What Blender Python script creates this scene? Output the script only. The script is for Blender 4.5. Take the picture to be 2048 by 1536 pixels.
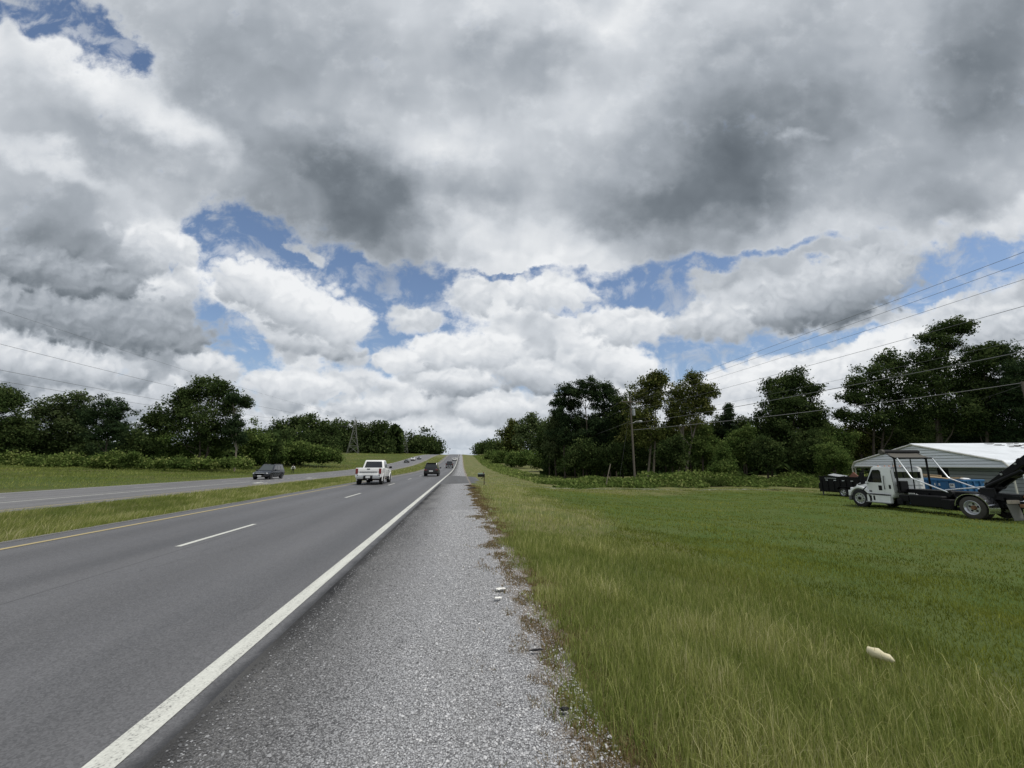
import bpy, bmesh, math, random
import numpy as np
from mathutils import Vector, Matrix, Euler

for _o in list(bpy.data.objects):
    bpy.data.objects.remove(_o, do_unlink=True)
SC = bpy.context.scene
COL = SC.collection
R = math.radians

# ---------------------------------------------------------------- camera
EYE = 1.65
YAW = R(7.09)          # heading to the right of the road direction (+Y)
PITCH = R(11.24)
FPX = 805.0            # focal length for a 2048 px wide frame
cam_data = bpy.data.cameras.new('camera')
cam_data.sensor_width = 36.0
cam_data.lens = 36.0 * FPX / 2048.0
cam_data.clip_start = 0.05
cam_data.clip_end = 6000.0
cam = bpy.data.objects.new('camera', cam_data)
COL.objects.link(cam)
cam.location = (0, 0, EYE)
cam.rotation_euler = (R(90) + PITCH, 0, -YAW)
SC.camera = cam

SC.view_settings.view_transform = 'Standard'
SC.view_settings.look = 'None'
SC.view_settings.gamma = 1.0
SC.view_settings.exposure = 0.0
SC.view_settings.use_curve_mapping = False

# ---------------------------------------------------------------- sun
SUN_EL, SUN_AZ = R(62), R(125)      # azimuth measured from +Y towards +X
sun_data = bpy.data.lights.new('sun', 'SUN')
sun_data.energy = 2.5
sun_data.angle = R(4.0)
sun_data.color = (1.0, 0.965, 0.9)
sun = bpy.data.objects.new('sun', sun_data)
COL.objects.link(sun)
sun_dir = Vector((math.sin(SUN_AZ) * math.cos(SUN_EL), math.cos(SUN_AZ) * math.cos(SUN_EL), math.sin(SUN_EL)))
sun.rotation_euler = sun_dir.to_track_quat('Z', 'Y').to_euler()
sun.location = (0, 0, 60)

# ---------------------------------------------------------------- sky: a physical sky behind procedural cumulus
world = bpy.data.worlds.new('World')
SC.world = world
world.use_nodes = True
world.cycles.sampling_method = 'MANUAL'
world.cycles.sample_map_resolution = 256
SKY_STRENGTH = 0.1


class NT:
    """small helper for writing shader maths as nodes"""
    def __init__(self, tree):
        self.t = tree

    def new(self, typ, **kw):
        n = self.t.nodes.new(typ)
        for k, v in kw.items():
            setattr(n, k, v)
        return n

    def put(self, sock, val):
        if isinstance(val, bpy.types.NodeSocket):
            self.t.links.new(val, sock)
        else:
            sock.default_value = val

    def m(self, op, a, b=0.0, c=0.0, clamp=False):
        n = self.new('ShaderNodeMath', operation=op, use_clamp=clamp)
        self.put(n.inputs[0], a)
        self.put(n.inputs[1], b)
        self.put(n.inputs[2], c)
        return n.outputs[0]

    def add(self, a, b): return self.m('ADD', a, b)
    def sub(self, a, b): return self.m('SUBTRACT', a, b)
    def mul(self, a, b): return self.m('MULTIPLY', a, b)
    def mad(self, a, b, c): return self.m('MULTIPLY_ADD', a, b, c)

    def vm(self, op, a, b=(0, 0, 0), out=0):
        n = self.new('ShaderNodeVectorMath', operation=op)
        self.put(n.inputs[0], a)
        if op == 'SCALE':
            self.put(n.inputs['Scale'], b)
        else:
            self.put(n.inputs[1], b)
        return n.outputs['Value'] if op in ('DOT_PRODUCT', 'LENGTH', 'DISTANCE') else n.outputs[0]

    def xyz(self, x, y, z=0.0):
        n = self.new('ShaderNodeCombineXYZ')
        for s, v in zip(n.inputs, (x, y, z)):
            self.put(s, v)
        return n.outputs[0]

    def sep(self, v):
        n = self.new('ShaderNodeSeparateXYZ')
        self.put(n.inputs[0], v)
        return n.outputs

    def ramp(self, x, lo, hi, to0=0.0, to1=1.0, kind='SMOOTHSTEP'):
        n = self.new('ShaderNodeMapRange', interpolation_type=kind)
        for s, v in zip(n.inputs[:5], (x, lo, hi, to0, to1)):
            self.put(s, v)
        return n.outputs[0]

    def noise(self, vec, scale, detail=2.0, rough=0.5, lac=2.0, dist=0.0, dims='3D', color=False, w=None):
        n = self.new('ShaderNodeTexNoise', noise_dimensions=dims)
        self.put(n.inputs['Vector'], vec)
        n.inputs['Scale'].default_value = scale
        n.inputs['Detail'].default_value = detail
        n.inputs['Roughness'].default_value = rough
        n.inputs['Lacunarity'].default_value = lac
        n.inputs['Distortion'].default_value = dist
        return n.outputs['Color' if color else 'Fac']

    def mix(self, f, a, b, blend='MIX'):
        n = self.new('ShaderNodeMix', data_type='RGBA', blend_type=blend)
        self.put(n.inputs[0], f)
        self.put(n.inputs[6], a if isinstance(a, bpy.types.NodeSocket) else (*a, 1) if len(a) == 3 else a)
        self.put(n.inputs[7], b if isinstance(b, bpy.types.NodeSocket) else (*b, 1) if len(b) == 3 else b)
        return n.outputs[2]

    def colramp(self, f, stops, interp='LINEAR'):
        n = self.new('ShaderNodeValToRGB')
        n.color_ramp.interpolation = interp
        e = n.color_ramp.elements
        while len(e) < len(stops):
            e.new(0.5)
        for el, (p, c) in zip(e, stops):
            el.position = p
            el.color = (*c, 1)
        self.put(n.inputs[0], f)
        return n.outputs[0]


def srgb(r, g, b):
    f = lambda c: (c / 255 / 12.92) if c <= 10 else ((c / 255 + 0.055) / 1.055) ** 2.4
    return (f(r), f(g), f(b))


def build_sky():
    t = world.node_tree
    t.nodes.clear()
    k = NT(t)
    out = k.new('ShaderNodeOutputWorld')
    bg = k.new('ShaderNodeBackground')
    bg.inputs['Strength'].default_value = SKY_STRENGTH
    t.links.new(bg.outputs[0], out.inputs[0])
    tc = k.new('ShaderNodeTexCoord')
    d = tc.outputs['Generated']
    sky = k.new('ShaderNodeTexSky', sky_type='NISHITA')
    sky.sun_disc = False
    sky.sun_elevation = SUN_EL
    sky.sun_rotation = SUN_AZ
    sky.air_density = 1.0
    sky.dust_density = 0.6
    sky.ozone_density = 1.6

    # directions written on a plane tangent to one fixed compass bearing of the sky (units of 7 degrees or so)
    F = Vector((math.sin(YAW) * math.cos(PITCH), math.cos(YAW) * math.cos(PITCH), math.sin(PITCH)))
    RT = Vector((math.cos(YAW), -math.sin(YAW), 0))
    UP = RT.cross(F)
    df = k.vm('DOT_PRODUCT', d, tuple(F))
    dfc = k.m('MAXIMUM', df, 0.12)
    ahead = k.ramp(df, 0.12, 0.4)
    gx = k.mad(k.m('DIVIDE', k.vm('DOT_PRODUCT', d, tuple(RT)), dfc), 8.05, 10.24)
    gy = k.mad(k.m('DIVIDE', k.vm('DOT_PRODUCT', d, tuple(UP)), dfc), -8.05, 7.68)
    # behind the viewer the same cloud field goes on over the plain direction
    dx, dy, dz = k.sep(d)
    V = k.new('ShaderNodeMix', data_type='VECTOR')
    k.put(V.inputs[0], ahead)
    k.put(V.inputs[4], k.vm('SCALE', d, 6.0))
    k.put(V.inputs[5], k.xyz(gx, gy, 0))
    V = k.vm('MULTIPLY', V.outputs[1], (1.0, 1.25, 0.0))
    G0 = k.xyz(gx, gy, 0)
    far = k.ramp(gy, 3.2, 7.6)                 # 0 overhead .. 1 towards the horizon, where clouds look smaller
    w1 = k.vm('SUBTRACT', k.noise(V, 0.55, 2, 0.5, color=True, dims='2D'), (0.5, 0.5, 0.5))
    w2 = k.vm('SUBTRACT', k.noise(V, 1.9, 5, 0.6, color=True, dims='2D'), (0.5, 0.5, 0.5))
    w = k.vm('ADD', k.vm('SCALE', w1, k.mad(far, -0.7, 1.5)), k.vm('SCALE', w2, k.mad(far, -0.15, 0.62)))
    w = k.vm('MULTIPLY', w, (1, 0.8, 0))
    G = k.vm('ADD', G0, w)

    def blobs(lst, base, vec):
        acc = base
        vx, vy, _ = k.sep(vec)
        for (cx, cy, rx, ry, rot, wt) in lst:
            mp = k.new('ShaderNodeMapping', vector_type='TEXTURE')
            k.put(mp.inputs[0], k.xyz(vx, vy, acc))   # the running sum rides along in z (flattened) so the blobs run one by one
            mp.inputs[1].default_value = (cx / 100, cy / 100, 0)
            mp.inputs[2].default_value = (0, 0, R(rot))
            mp.inputs[3].default_value = (rx / 100, ry / 100, 1e6)
            ln = k.vm('LENGTH', mp.outputs[0])
            acc = k.mad(k.ramp(ln, 0.0, 1.75, 1.0, 0.0), wt, acc)
        return acc

    def puffs(vec, scale):
        """rounded heads with creases between them, two sizes"""
        acc = 0.0
        for sc_, wt in ((scale, 0.62), (scale * 2.3, 0.38)):
            n = k.noise(vec, sc_, 0, 0.5, dims='2D')
            acc = k.mad(k.m('ABSOLUTE', k.mad(n, 2.0, -1.0)), wt, acc)
        return acc

    VW = k.vm('ADD', V, k.vm('SCALE', w2, 0.40))
    p1 = puffs(VW, 0.85)
    fb = k.noise(V, 1.1, 6, 0.58, dims='2D')
    # gaps of open blue (positive = clear)
    clear = blobs(SKY_GAPS, 0.0, G)
    fw = k.noise(V, 2.6, 6, 0.62, dims='2D')
    clear = k.mad(k.sub(fb, 0.5), 1.25, clear)
    clear = k.mad(k.sub(fw, 0.5), 0.85, clear)
    clear = k.mad(k.sub(0.30, p1), k.mul(far, 0.6), clear)
    clear = k.mad(k.sub(1.0, ahead), 0.25, clear)
    alpha = k.ramp(clear, 0.24, 0.90, 1.0, 0.0)
    veil = k.mul(k.ramp(k.noise(k.vm('ADD', V, k.vm('SCALE', w1, 1.2)), 1.5, 7, 0.62, dims='2D'), 0.46, 0.70), 0.55)
    alpha = k.m('MAXIMUM', alpha, veil)
    edge = k.ramp(clear, 0.0, 0.55, 0.0, 1.0)

    # brightness of the cloud: thick bases are grey, thin margins and sunlit tops are white
    tone = blobs(SKY_TONES, 0.625, G)
    # ranks of cumulus towards the horizon: each has heaped white heads over a flat grey base, nearer ranks in front
    vx, vy, _ = k.sep(k.vm('ADD', G0, k.vm('SCALE', w2, 0.35)))
    vy = k.mad(p1, -0.40, vy)
    rank = 0.0
    for i, (base, thick, sc_, amp) in enumerate(((9.15, .35, 1.5, .7), (8.85, .55, 1.05, .8), (8.45, .75, .8, .9), (7.95, 0.95, .62, 1.0),
                                                 (7.3, 1.1, .5, .9), (6.45, 1.2, .42, .75), (5.5, 1.2, .36, .5))):
        n = k.noise(k.xyz(vx, 3.1 * i + 0.7, 0), sc_, 3, 0.55, dims='2D')
        n2 = k.noise(k.xyz(vx, 3.1 * i + 50.7, 0), sc_ * 0.8, 1, 0.5, dims='2D')
        top = k.mad(n, -2.2 * thick, base + 0.55 * thick)
        bot = k.mad(n2, 0.9 * thick, base - 0.45 * thick)
        up = k.m('DIVIDE', k.sub(vy, top), thick)
        mask = k.mul(k.ramp(up, 0.0, 0.22), k.ramp(k.sub(vy, bot), -0.30 * thick, 0.25 * thick, 1.0, 0.0))
        val = k.ramp(up, 0.05, 1.05, 0.26 * amp, -0.26 * amp)
        rank = k.mad(mask, k.sub(val, rank), rank)
    tone = k.mad(rank, k.mad(far, 1.0, 0.0), tone)
    p2 = puffs(k.vm('ADD', VW, (0.12, 0.24, 0)), 0.85)
    emb = k.sub(p2, p1)
    tone = k.mad(emb, k.mad(far, 0.30, 0.04), tone)
    soft = k.sub(k.noise(V, 0.42, 3, 0.5, dims='2D'), 0.5)
    tone = k.mad(soft, k.mad(far, -0.05, 0.26), tone)
    # overhead the layer is drawn out in bands that run towards the far end of the road
    px_, py_ = k.sub(gx, 9.2), k.sub(9.28, gy)
    lr = k.m('LOGARITHM', k.m('MAXIMUM', k.vm('LENGTH', k.xyz(px_, py_, 0)), 0.3), math.e)
    pol = k.xyz(k.mul(k.m('ARCTAN2', px_, k.m('MAXIMUM', py_, 0.05)), 2.6), k.mul(lr, 1.5), 0)
    band = k.noise(k.vm('ADD', pol, k.vm('SCALE', w1, 0.5)), 1.5, 4, 0.5, dims='2D')
    tone = k.mad(k.sub(band, 0.48), k.mul(k.mul(k.mad(far, -0.42, 0.42), ahead), 1.0), tone)
    tone = k.mad(k.sub(fb, 0.5), k.mad(far, 0.12, 0.05), tone)
    tone = k.mad(edge, 0.09, tone)
    # single cumulus heads, the nearer (higher) ones over the farther: white heaped tops, flat grey bases
    pc = puffs(VW, 1.7)
    pd = puffs(k.vm('ADD', VW, (0.07, 0.13, 0)), 1.7)
    rag = k.sub(k.mul(k.sub(fw, 0.5), 0.55), k.mul(k.sub(pc, 0.3), 0.55))
    lit = k.mad(k.sub(pd, pc), 0.24, k.mul(k.sub(fw, .5), .26))
    gwx, gwy, _ = k.sep(k.vm('ADD', G0, k.vm('SCALE', k.vm('MULTIPLY', w, (1, 1, 0)), 0.45)))
    for (cx, cy, rx, ry, rot, hi, lo) in SKY_HEADS:
        mp = k.new('ShaderNodeMapping', vector_type='TEXTURE')
        k.put(mp.inputs[0], k.xyz(gwx, gwy, k.add(tone, alpha)))
        mp.inputs[1].default_value = (cx / 100, cy / 100, 0)
        mp.inputs[2].default_value = (0, 0, R(rot))
        mp.inputs[3].default_value = (rx / 100, ry / 100, 1e6)
        ln = k.vm('LENGTH', mp.outputs[0])
        yy = k.sep(mp.outputs[0])[1]
        mk = k.ramp(k.add(ln, rag), 1.12, 0.74, 0.0, 1.0)
        val = k.add(k.ramp(k.mad(rag, 0.75, yy), -0.45, 0.95, hi, lo), lit)
        tone = k.mad(mk, k.sub(val, tone), tone)
        alpha = k.m('MAXIMUM', alpha, mk)
    cloud = k.colramp(tone, [(0.0, srgb(84, 92, 100)), (0.25, srgb(118, 126, 134)), (0.5, srgb(164, 171, 179)),
                             (0.75, srgb(205, 210, 216)), (1.0, srgb(240, 242, 244))])
    haze = k.ramp(gy, 8.3, 9.2, 0.0, 0.42)
    cloud = k.mix(haze, cloud, srgb(172, 188, 204))
    inv = 1.0 / SKY_STRENGTH
    cloud = k.vm('SCALE', cloud, inv * CLOUD_GAIN)
    blue = k.vm('MULTIPLY', sky.outputs[0], BLUE_GAIN)
    hz = k.ramp(gy, 6.0, 9.2, 0.0, 0.5)
    blue = k.mix(hz, blue, tuple(c * inv * 0.8 for c in srgb(150, 176, 210)))
    t.links.new(k.mix(alpha, blue, cloud), bg.inputs[0])


CLOUD_GAIN = 1.0
BLUE_GAIN = (1.25, 1.22, 1.22)
# centre x, centre y, radius along, radius across, turn, weight
SKY_GAPS = [
    (120, 45, 170, 60, 24, 1.0), (235, 85, 60, 22, 30, .7),
    (475, 495, 105, 55, 30, 1.1), (590, 540, 190, 66, 30, 1.2), (705, 600, 95, 55, 35, 1.1), (540, 440, 55, 28, 20, .7),
    (618, 510, 22, 55, -35, -1.1), (745, 520, 40, 60, 0, -.5),
    (445, 640, 70, 34, 60, 1.1), (500, 705, 75, 42, 45, 1.2),
    (820, 575, 115, 58, 10, 1.2), (775, 670, 40, 62, 10, 1.0), (740, 620, 50, 60, 0, .6),
    (1260, 568, 135, 50, -15, 1.25), (1165, 622, 36, 22, 0, .9), (1340, 590, 70, 36, 10, .8),
    (1560, 500, 120, 13, -8, .75), (1440, 530, 60, 12, -5, .6), (1620, 535, 30, 12, 10, .6),
    (1950, 525, 165, 55, -14, 1.25), (1870, 575, 60, 30, -10, .8),
    (1400, 700, 120, 48, 0, 1.25), (1530, 705, 150, 26, -10, 1.0), (1690, 675, 110, 14, -14, .9),
    (328, 540, 14, 18, 0, .8), (985, 545, 70, 9, -5, .6), (1110, 778, 22, 10, 0, .6), (1010, 580, 14, 9, 0, .5),
    (850, 640, 150, 40, 0, .5), (1060, 545, 130, 16, -4, .7), (660, 742, 110, 18, 0, .5), (1130, 772, 150, 22, 0, .4), (700, 800, 120, 16, 0, .4), (400, 790, 120, 20, 0, .35), (560, 480, 130, 60, 0, .25),
    (930, 590, 60, 50, 0, -.3), (1120, 440, 300, 60, 0, -.6), (560, 600, 150, 40, 28, -.5),
]
SKY_TONES = [
    (560, 110, 230, 130, 20, -0.128), (470, 160, 110, 120, 0, -0.096), (1000, 110, 160, 110, 0, -0.080),
    (690, 385, 300, 100, 10, -.33), (770, 470, 100, 100, 20, -.20), (600, 310, 120, 40, 20, -0.112),
    (1450, 310, 260, 150, -42, -.35), (1440, 375, 150, 70, -10, -.17), (1250, 425, 130, 55, 10, -0.208),
    (1990, 90, 120, 170, 15, -0.288), (1780, 260, 260, 200, 0, -0.128), (1910, 420, 80, 45, -10, -0.176), (1560, 130, 90, 60, 40, .04),
    (60, 440, 130, 60, 10, -0.176), (130, 530, 230, 50, 10, -0.272), (210, 630, 250, 60, 10, -0.208), (380, 660, 90, 40, 40, -0.080),
    (1660, 590, 220, 55, -14, -0.288), (1430, 615, 110, 60, 0, -0.080), (1500, 650, 120, 30, -8, -0.112),
    (625, 665, 100, 26, 12, -0.144), (925, 772, 90, 18, 5, -0.160), (1060, 748, 100, 28, 8, -0.144), (800, 790, 120, 20, 4, -0.096),
    (250, 285, 180, 55, 24, -0.096), (110, 780, 190, 35, 5, -0.144), (1200, 800, 150, 40, 0, -0.048),
    (60, 110, 130, 70, 30, .30), (270, 190, 200, 55, 33, .28), (390, 270, 90, 45, 35, .22), (90, 325, 130, 24, 24, .26),
    (1060, 20, 110, 55, 10, .24), (1250, 20, 90, 60, 0, .24), (960, 50, 60, 60, 40, .14), (1420, 60, 110, 50, -30, .12),
    (1180, 215, 130, 65, -20, .16), (870, 285, 160, 55, 10, .16), (1660, 140, 90, 30, -30, .08), (1610, 270, 20, 14, 0, .2),
    (490, 565, 170, 55, 28, .40), (690, 620, 70, 50, 20, .26), (330, 480, 110, 45, 20, .22), (320, 580, 60, 26, 0, .22),
    (1060, 470, 250, 55, 0, .28), (1100, 570, 190, 60, 0, .24), (980, 650, 150, 60, 0, .22), (930, 450, 90, 50, 10, .2),
    (880, 690, 80, 45, 0, .26), (1225, 700, 100, 45, 28, .36), (990, 700, 60, 40, 0, .16),
    (1700, 450, 180, 35, -8, .16), (1960, 440, 170, 28, -15, .22), (1640, 540, 200, 20, -12, .12),
    (1810, 670, 80, 25, -15, .30), (1560, 745, 240, 45, -6, .22), (1940, 610, 120, 50, -10, .10), (1470, 718, 40, 12, -20, .25),
    (120, 700, 160, 22, 8, .12), (220, 770, 330, 60, 6, -0.128), (120, 850, 300, 60, 4, -0.128), (1500, 850, 500, 70, 0, -0.048), (700, 860, 250, 40, 0, -0.064), (640, 770, 260, 40, 6, .12), (900, 850, 160, 50, 0, .14),
]
SKY_HEADS = [
    (1800, 850, 200, 40, 0, .86, .68), (1980, 800, 150, 50, 0, .90, .66), (1720, 795, 160, 45, -4, .94, .72), (1880, 750, 140, 45, -10, .96, .70), (360, 850, 130, 30, 0, .78, .56), (160, 880, 180, 28, 0, .74, .54), (900, 905, 120, 14, 0, .80, .68),
    (880, 868, 150, 26, 0, .86, .70), (690, 860, 120, 24, 0, .84, .64), (1060, 872, 120, 22, 0, .84, .68), (480, 850, 110, 28, 0, .80, .60), (1300, 850, 160, 30, 0, .84, .66),
    (240, 812, 190, 34, 4, .72, .46), (60, 835, 150, 34, 0, .66, .44), (1480, 830, 160, 34, 0, .88, .72), (760, 812, 120, 30, 0, .88, .56), (1010, 822, 120, 30, 0, .88, .58), (1190, 806, 140, 34, 0, .90, .62),
    (590, 775, 130, 36, 4, .92, .66), (420, 735, 80, 36, 10, .84, .58), (920, 768, 100, 32, 0, .92, .44), (1070, 752, 100, 36, 6, .88, .46), (110, 728, 190, 42, 6, .84, .52),
    (800, 722, 62, 30, 0, .94, .76), (1570, 752, 230, 46, -8, .96, .76), (985, 700, 66, 44, 0, .97, .70), (880, 700, 62, 46, 0, 1.0, .74), (1232, 712, 110, 56, 24, 1.0, .66), (1820, 690, 90, 40, -18, 1.0, .82),
    (1960, 650, 130, 56, -10, .80, .56), (640, 690, 110, 30, 8, .80, .50), (690, 648, 62, 52, 20, .96, .60), (1270, 648, 120, 42, 0, .94, .70), (1440, 640, 110, 52, -6, .80, .52), (830, 640, 70, 32, 0, .84, .70),
    (210, 640, 260, 62, 8, .52, .30), (570, 596, 176, 66, 26, 1.02, .56), (1100, 590, 105, 44, 8, .96, .72), (945, 588, 46, 42, 0, .86, .66), (1660, 585, 190, 74, -14, .74, .24), (310, 585, 66, 36, 0, .90, .58), (330, 488, 100, 44, 18, .92, .70), (110, 545, 210, 44, 10, .50, .26),
]
build_sky()


# ---------------------------------------------------------------- object helpers
def link(o, parent=None):
    COL.objects.link(o)
    if parent is not None:
        o.parent = parent
    return o


def tag(o, label=None, cat=None, group=None, kind=None):
    for k_, v in (('label', label), ('category', cat), ('group', group), ('kind', kind)):
        if v:
            o[k_] = v
    return o


def thing(name, label, cat, loc=(0, 0, 0), rz=0.0, group=None):
    o = bpy.data.objects.new(name, None)
    o.empty_display_size = 0.3
    link(o)
    o.location = loc
    o.rotation_euler = (0, 0, rz)
    return tag(o, label, cat, group)


def np_mesh(name, verts, faces, mats, nper, parent=None, attrs=None, smooth=False, matidx=None):
    """mesh object straight from numpy arrays; every face has nper corners"""
    me = bpy.data.meshes.new(name)
    verts = np.asarray(verts, dtype=np.float32)
    faces = np.asarray(faces, dtype=np.int32)
    nf = len(faces)
    me.vertices.add(len(verts))
    me.vertices.foreach_set('co', verts.ravel())
    me.loops.add(nf * nper)
    me.loops.foreach_set('vertex_index', faces.ravel())
    me.polygons.add(nf)
    me.polygons.foreach_set('loop_start', np.arange(0, nf * nper, nper, dtype=np.int32))
    if smooth:
        me.polygons.foreach_set('use_smooth', np.ones(nf, dtype=bool))
    for m_ in (mats if isinstance(mats, (list, tuple)) else [mats]):
        me.materials.append(m_)
    if matidx is not None:
        me.polygons.foreach_set('material_index', np.asarray(matidx, dtype=np.int32))
    for an, (dom, val) in (attrs or {}).items():
        a = me.attributes.new(an, 'FLOAT', dom)
        a.data.foreach_set('value', np.asarray(val, dtype=np.float32))
    me.update(calc_edges=True)
    o = bpy.data.objects.new(name, me)
    return link(o, parent)


class MB:
    """collects simple solids, then makes ONE mesh object"""
    def __init__(self):
        self.v, self.f, self.mi = [], [], []

    def add(self, verts, faces, mi=0, M=None):
        b = len(self.v)
        for p in verts:
            self.v.append(tuple(M @ Vector(p)) if M is not None else tuple(p))
        for f in faces:
            self.f.append([b + i for i in f])
            self.mi.append(mi)
        return self

    def box(self, c, s, rot=None, mi=0, taper=1.0):
        x, y, z = s[0] / 2, s[1] / 2, s[2] / 2
        M = Matrix.Translation(c)
        if rot is not None:
            M = M @ Euler(rot).to_matrix().to_4x4()
        t = taper
        V = [(-x, -y, -z), (x, -y, -z), (x, y, -z), (-x, y, -z), (-x * t, -y * t, z), (x * t, -y * t, z), (x * t, y * t, z), (-x * t, y * t, z)]
        return self.add(V, [(3, 2, 1, 0), (4, 5, 6, 7), (0, 1, 5, 4), (1, 2, 6, 5), (2, 3, 7, 6), (3, 0, 4, 7)], mi, M)

    def tube(self, pts, r, n=8, mi=0, cap=True):
        """pts: list of points, r: radius or list of radii"""
        pts = [Vector(p) for p in pts]
        rs = r if isinstance(r, (list, tuple)) else [r] * len(pts)
        b = len(self.v)
        up = None
        for i, p in enumerate(pts):
            a = pts[max(i - 1, 0)]
            c = pts[min(i + 1, len(pts) - 1)]
            t = (c - a).normalized()
            if up is None or abs(up.dot(t)) > 0.95:
                up = Vector((0, 0, 1)) if abs(t.z) < 0.9 else Vector((1, 0, 0))
            s = t.cross(up).normalized()
            w = s.cross(t).normalized()
            up = w
            for j in range(n):
                an = 2 * math.pi * j / n
                self.v.append(tuple(p + (s * math.cos(an) + w * math.sin(an)) * rs[i]))
        for i in range(len(pts) - 1):
            for j in range(n):
                q = b + i * n
                self.f.append([q + j, q + (j + 1) % n, q + n + (j + 1) % n, q + n + j])
                self.mi.append(mi)
        if cap:
            self.f.append([b + j for j in range(n)][::-1])
            self.mi.append(mi)
            e = b + (len(pts) - 1) * n
            self.f.append([e + j for j in range(n)])
            self.mi.append(mi)
        return self

    def lathe(self, prof, n=24, axis='X', c=(0, 0, 0), mi=0):
        """prof: (along axis, radius) pairs; closed at both ends when radius is 0"""
        b = len(self.v)
        for (a, r) in prof:
            for j in range(n):
                an = 2 * math.pi * j / n
                u, w = r * math.cos(an), r * math.sin(an)
                p = {'X': (a, u, w), 'Y': (u, a, w), 'Z': (u, w, a)}[axis]
                self.v.append((p[0] + c[0], p[1] + c[1], p[2] + c[2]))
        for i in range(len(prof) - 1):
            for j in range(n):
                q = b + i * n
                self.f.append([q + j, q + (j + 1) % n, q + n + (j + 1) % n, q + n + j])
                self.mi.append(mi)
        return self

    def prism(self, outline, a0, a1, axis='X', mi=0):
        """outline: closed polygon of 2D points, extruded along an axis"""
        n = len(outline)
        V = []
        for a in (a0, a1):
            for (u, w) in outline:
                V.append({'X': (a, u, w), 'Y': (u, a, w), 'Z': (u, w, a)}[axis])
        F = [list(range(n))[::-1], list(range(n, 2 * n))]
        for i in range(n):
            F.append([i, (i + 1) % n, n + (i + 1) % n, n + i])
        return self.add(V, F, mi)

    def build(self, name, mats, parent=None, bevel=0.0, smooth=False, seg=1):
        me = bpy.data.meshes.new(name)
        me.from_pydata(self.v, [], self.f)
        for m_ in (mats if isinstance(mats, (list, tuple)) else [mats]):
            me.materials.append(m_)
        me.polygons.foreach_set('material_index', self.mi)
        bm = bmesh.new()
        bm.from_mesh(me)
        bmesh.ops.recalc_face_normals(bm, faces=bm.faces)
        if bevel > 0:
            ed = [e for e in bm.edges if len(e.link_faces) == 2 and e.calc_face_angle(0) > R(25)]
            bmesh.ops.bevel(bm, geom=ed, offset=bevel, segments=seg, profile=0.5, affect='EDGES', clamp_overlap=True)
        bm.to_mesh(me)
        bm.free()
        if smooth:
            me.polygons.foreach_set('use_smooth', [True] * len(me.polygons))
            me.set_sharp_from_angle(angle=R(38))
        o = bpy.data.objects.new(name, me)
        return link(o, parent)


# ---------------------------------------------------------------- materials
MATS = {}


def pmat(name, col, rough=0.6, metal=0.0, spec=0.5, var=0.0, vscale=4.0, bump=0.0, bscale=40.0, coat=0.0):
    """painted or plain material with a little mottling and relief"""
    m_ = bpy.data.materials.new(name)
    m_.use_nodes = True
    k = NT(m_.node_tree)
    p = m_.node_tree.nodes['Principled BSDF']
    p.inputs['Base Color'].default_value = (*col, 1)
    p.inputs['Roughness'].default_value = rough
    p.inputs['Metallic'].default_value = metal
    p.inputs['Specular IOR Level'].default_value = spec
    p.inputs['Coat Weight'].default_value = coat
    if var or bump:
        tc = k.new('ShaderNodeTexCoord').outputs['Object']
        if var:
            n = k.noise(tc, vscale, 6, 0.6)
            c = k.mix(n, tuple(max(0, x * (1 - var)) for x in col), tuple(min(1, x * (1 + var)) for x in col))
            k.t.links.new(c, p.inputs['Base Color'])
            k.t.links.new(k.ramp(n, 0.2, 0.8, max(0.05, rough - 0.12), min(1, rough + 0.12)), p.inputs['Roughness'])
        if bump:
            b = k.new('ShaderNodeBump')
            b.inputs['Strength'].default_value = bump
            b.inputs['Distance'].default_value = 0.01
            k.t.links.new(k.noise(tc, bscale, 4, 0.6), b.inputs['Height'])
            k.t.links.new(b.outputs[0], p.inputs['Normal'])
    MATS[name] = m_
    return m_


def bare(name):
    m_ = bpy.data.materials.new(name)
    m_.use_nodes = True
    MATS[name] = m_
    return m_, NT(m_.node_tree), m_.node_tree.nodes['Principled BSDF']


# ---------------------------------------------------------------- lie of the land
rng = np.random.default_rng(7)


def prof(Y):
    """road profile: level by the camera, climbing to a crest some 400 m on"""
    Y = np.asarray(Y, dtype=float)
    a = 1.75e-4 * np.clip(Y - 70, 0, 160) ** 2
    t = np.clip(Y - 230, 0, 250)
    b = 0.056 * t - 0.056 * t * t / 500.0
    u = np.clip(Y - 480, 0, None)
    c = -np.where(u < 225, 1.1e-4 * u * u, 1.1e-4 * 225 ** 2 + 0.0495 * (u - 225))
    return a + b + np.maximum(c, -24)


LX = [-420, -150, -110, -71, -45, -33, -30.2, -29.6, -17.9, -17.4, -15.5, -13.2, -11, -10.1, -9.5, -1.6, 0.8, 2, 4, 7, 10, 14, 40, 70, 120, 420]
LZ = [5.0, 2.6, 1.9, 1.0, 0.22, -.17, -.23, -.2, -.2, -.24, -.4, -.48, -.2, -.05, 0, 0, -.03, -.1, -.26, -.55, -.72, -.9, -.95, -.6, .5, 4.0]


def lat(X):
    return np.interp(X, LX, LZ)


def wob(X, Y):
    """gentle unevenness of the natural ground, zero at the carriageways"""
    w = 0.05 * np.sin(X * .43 + 1.3 * np.sin(Y * .21)) * np.cos(Y * .31 + .5 * np.sin(X * .27)) + 0.03 * np.sin(X * 1.7 + Y * .9) * np.sin(Y * 1.3 - X * .4)
    d = np.minimum(np.abs(X - 0.8), np.abs(X + 29.6))
    d = np.where((X > -29.6) & (X < 0.8), 0, d)
    md = np.where((X > -17.4) & (X < -10.1), np.minimum(-10.1 - X, X + 17.4), 0)
    return w * np.clip((d + md) / 3.0, 0, 1) * (1 + np.clip(np.abs(X) / 60, 0, 3))


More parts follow.
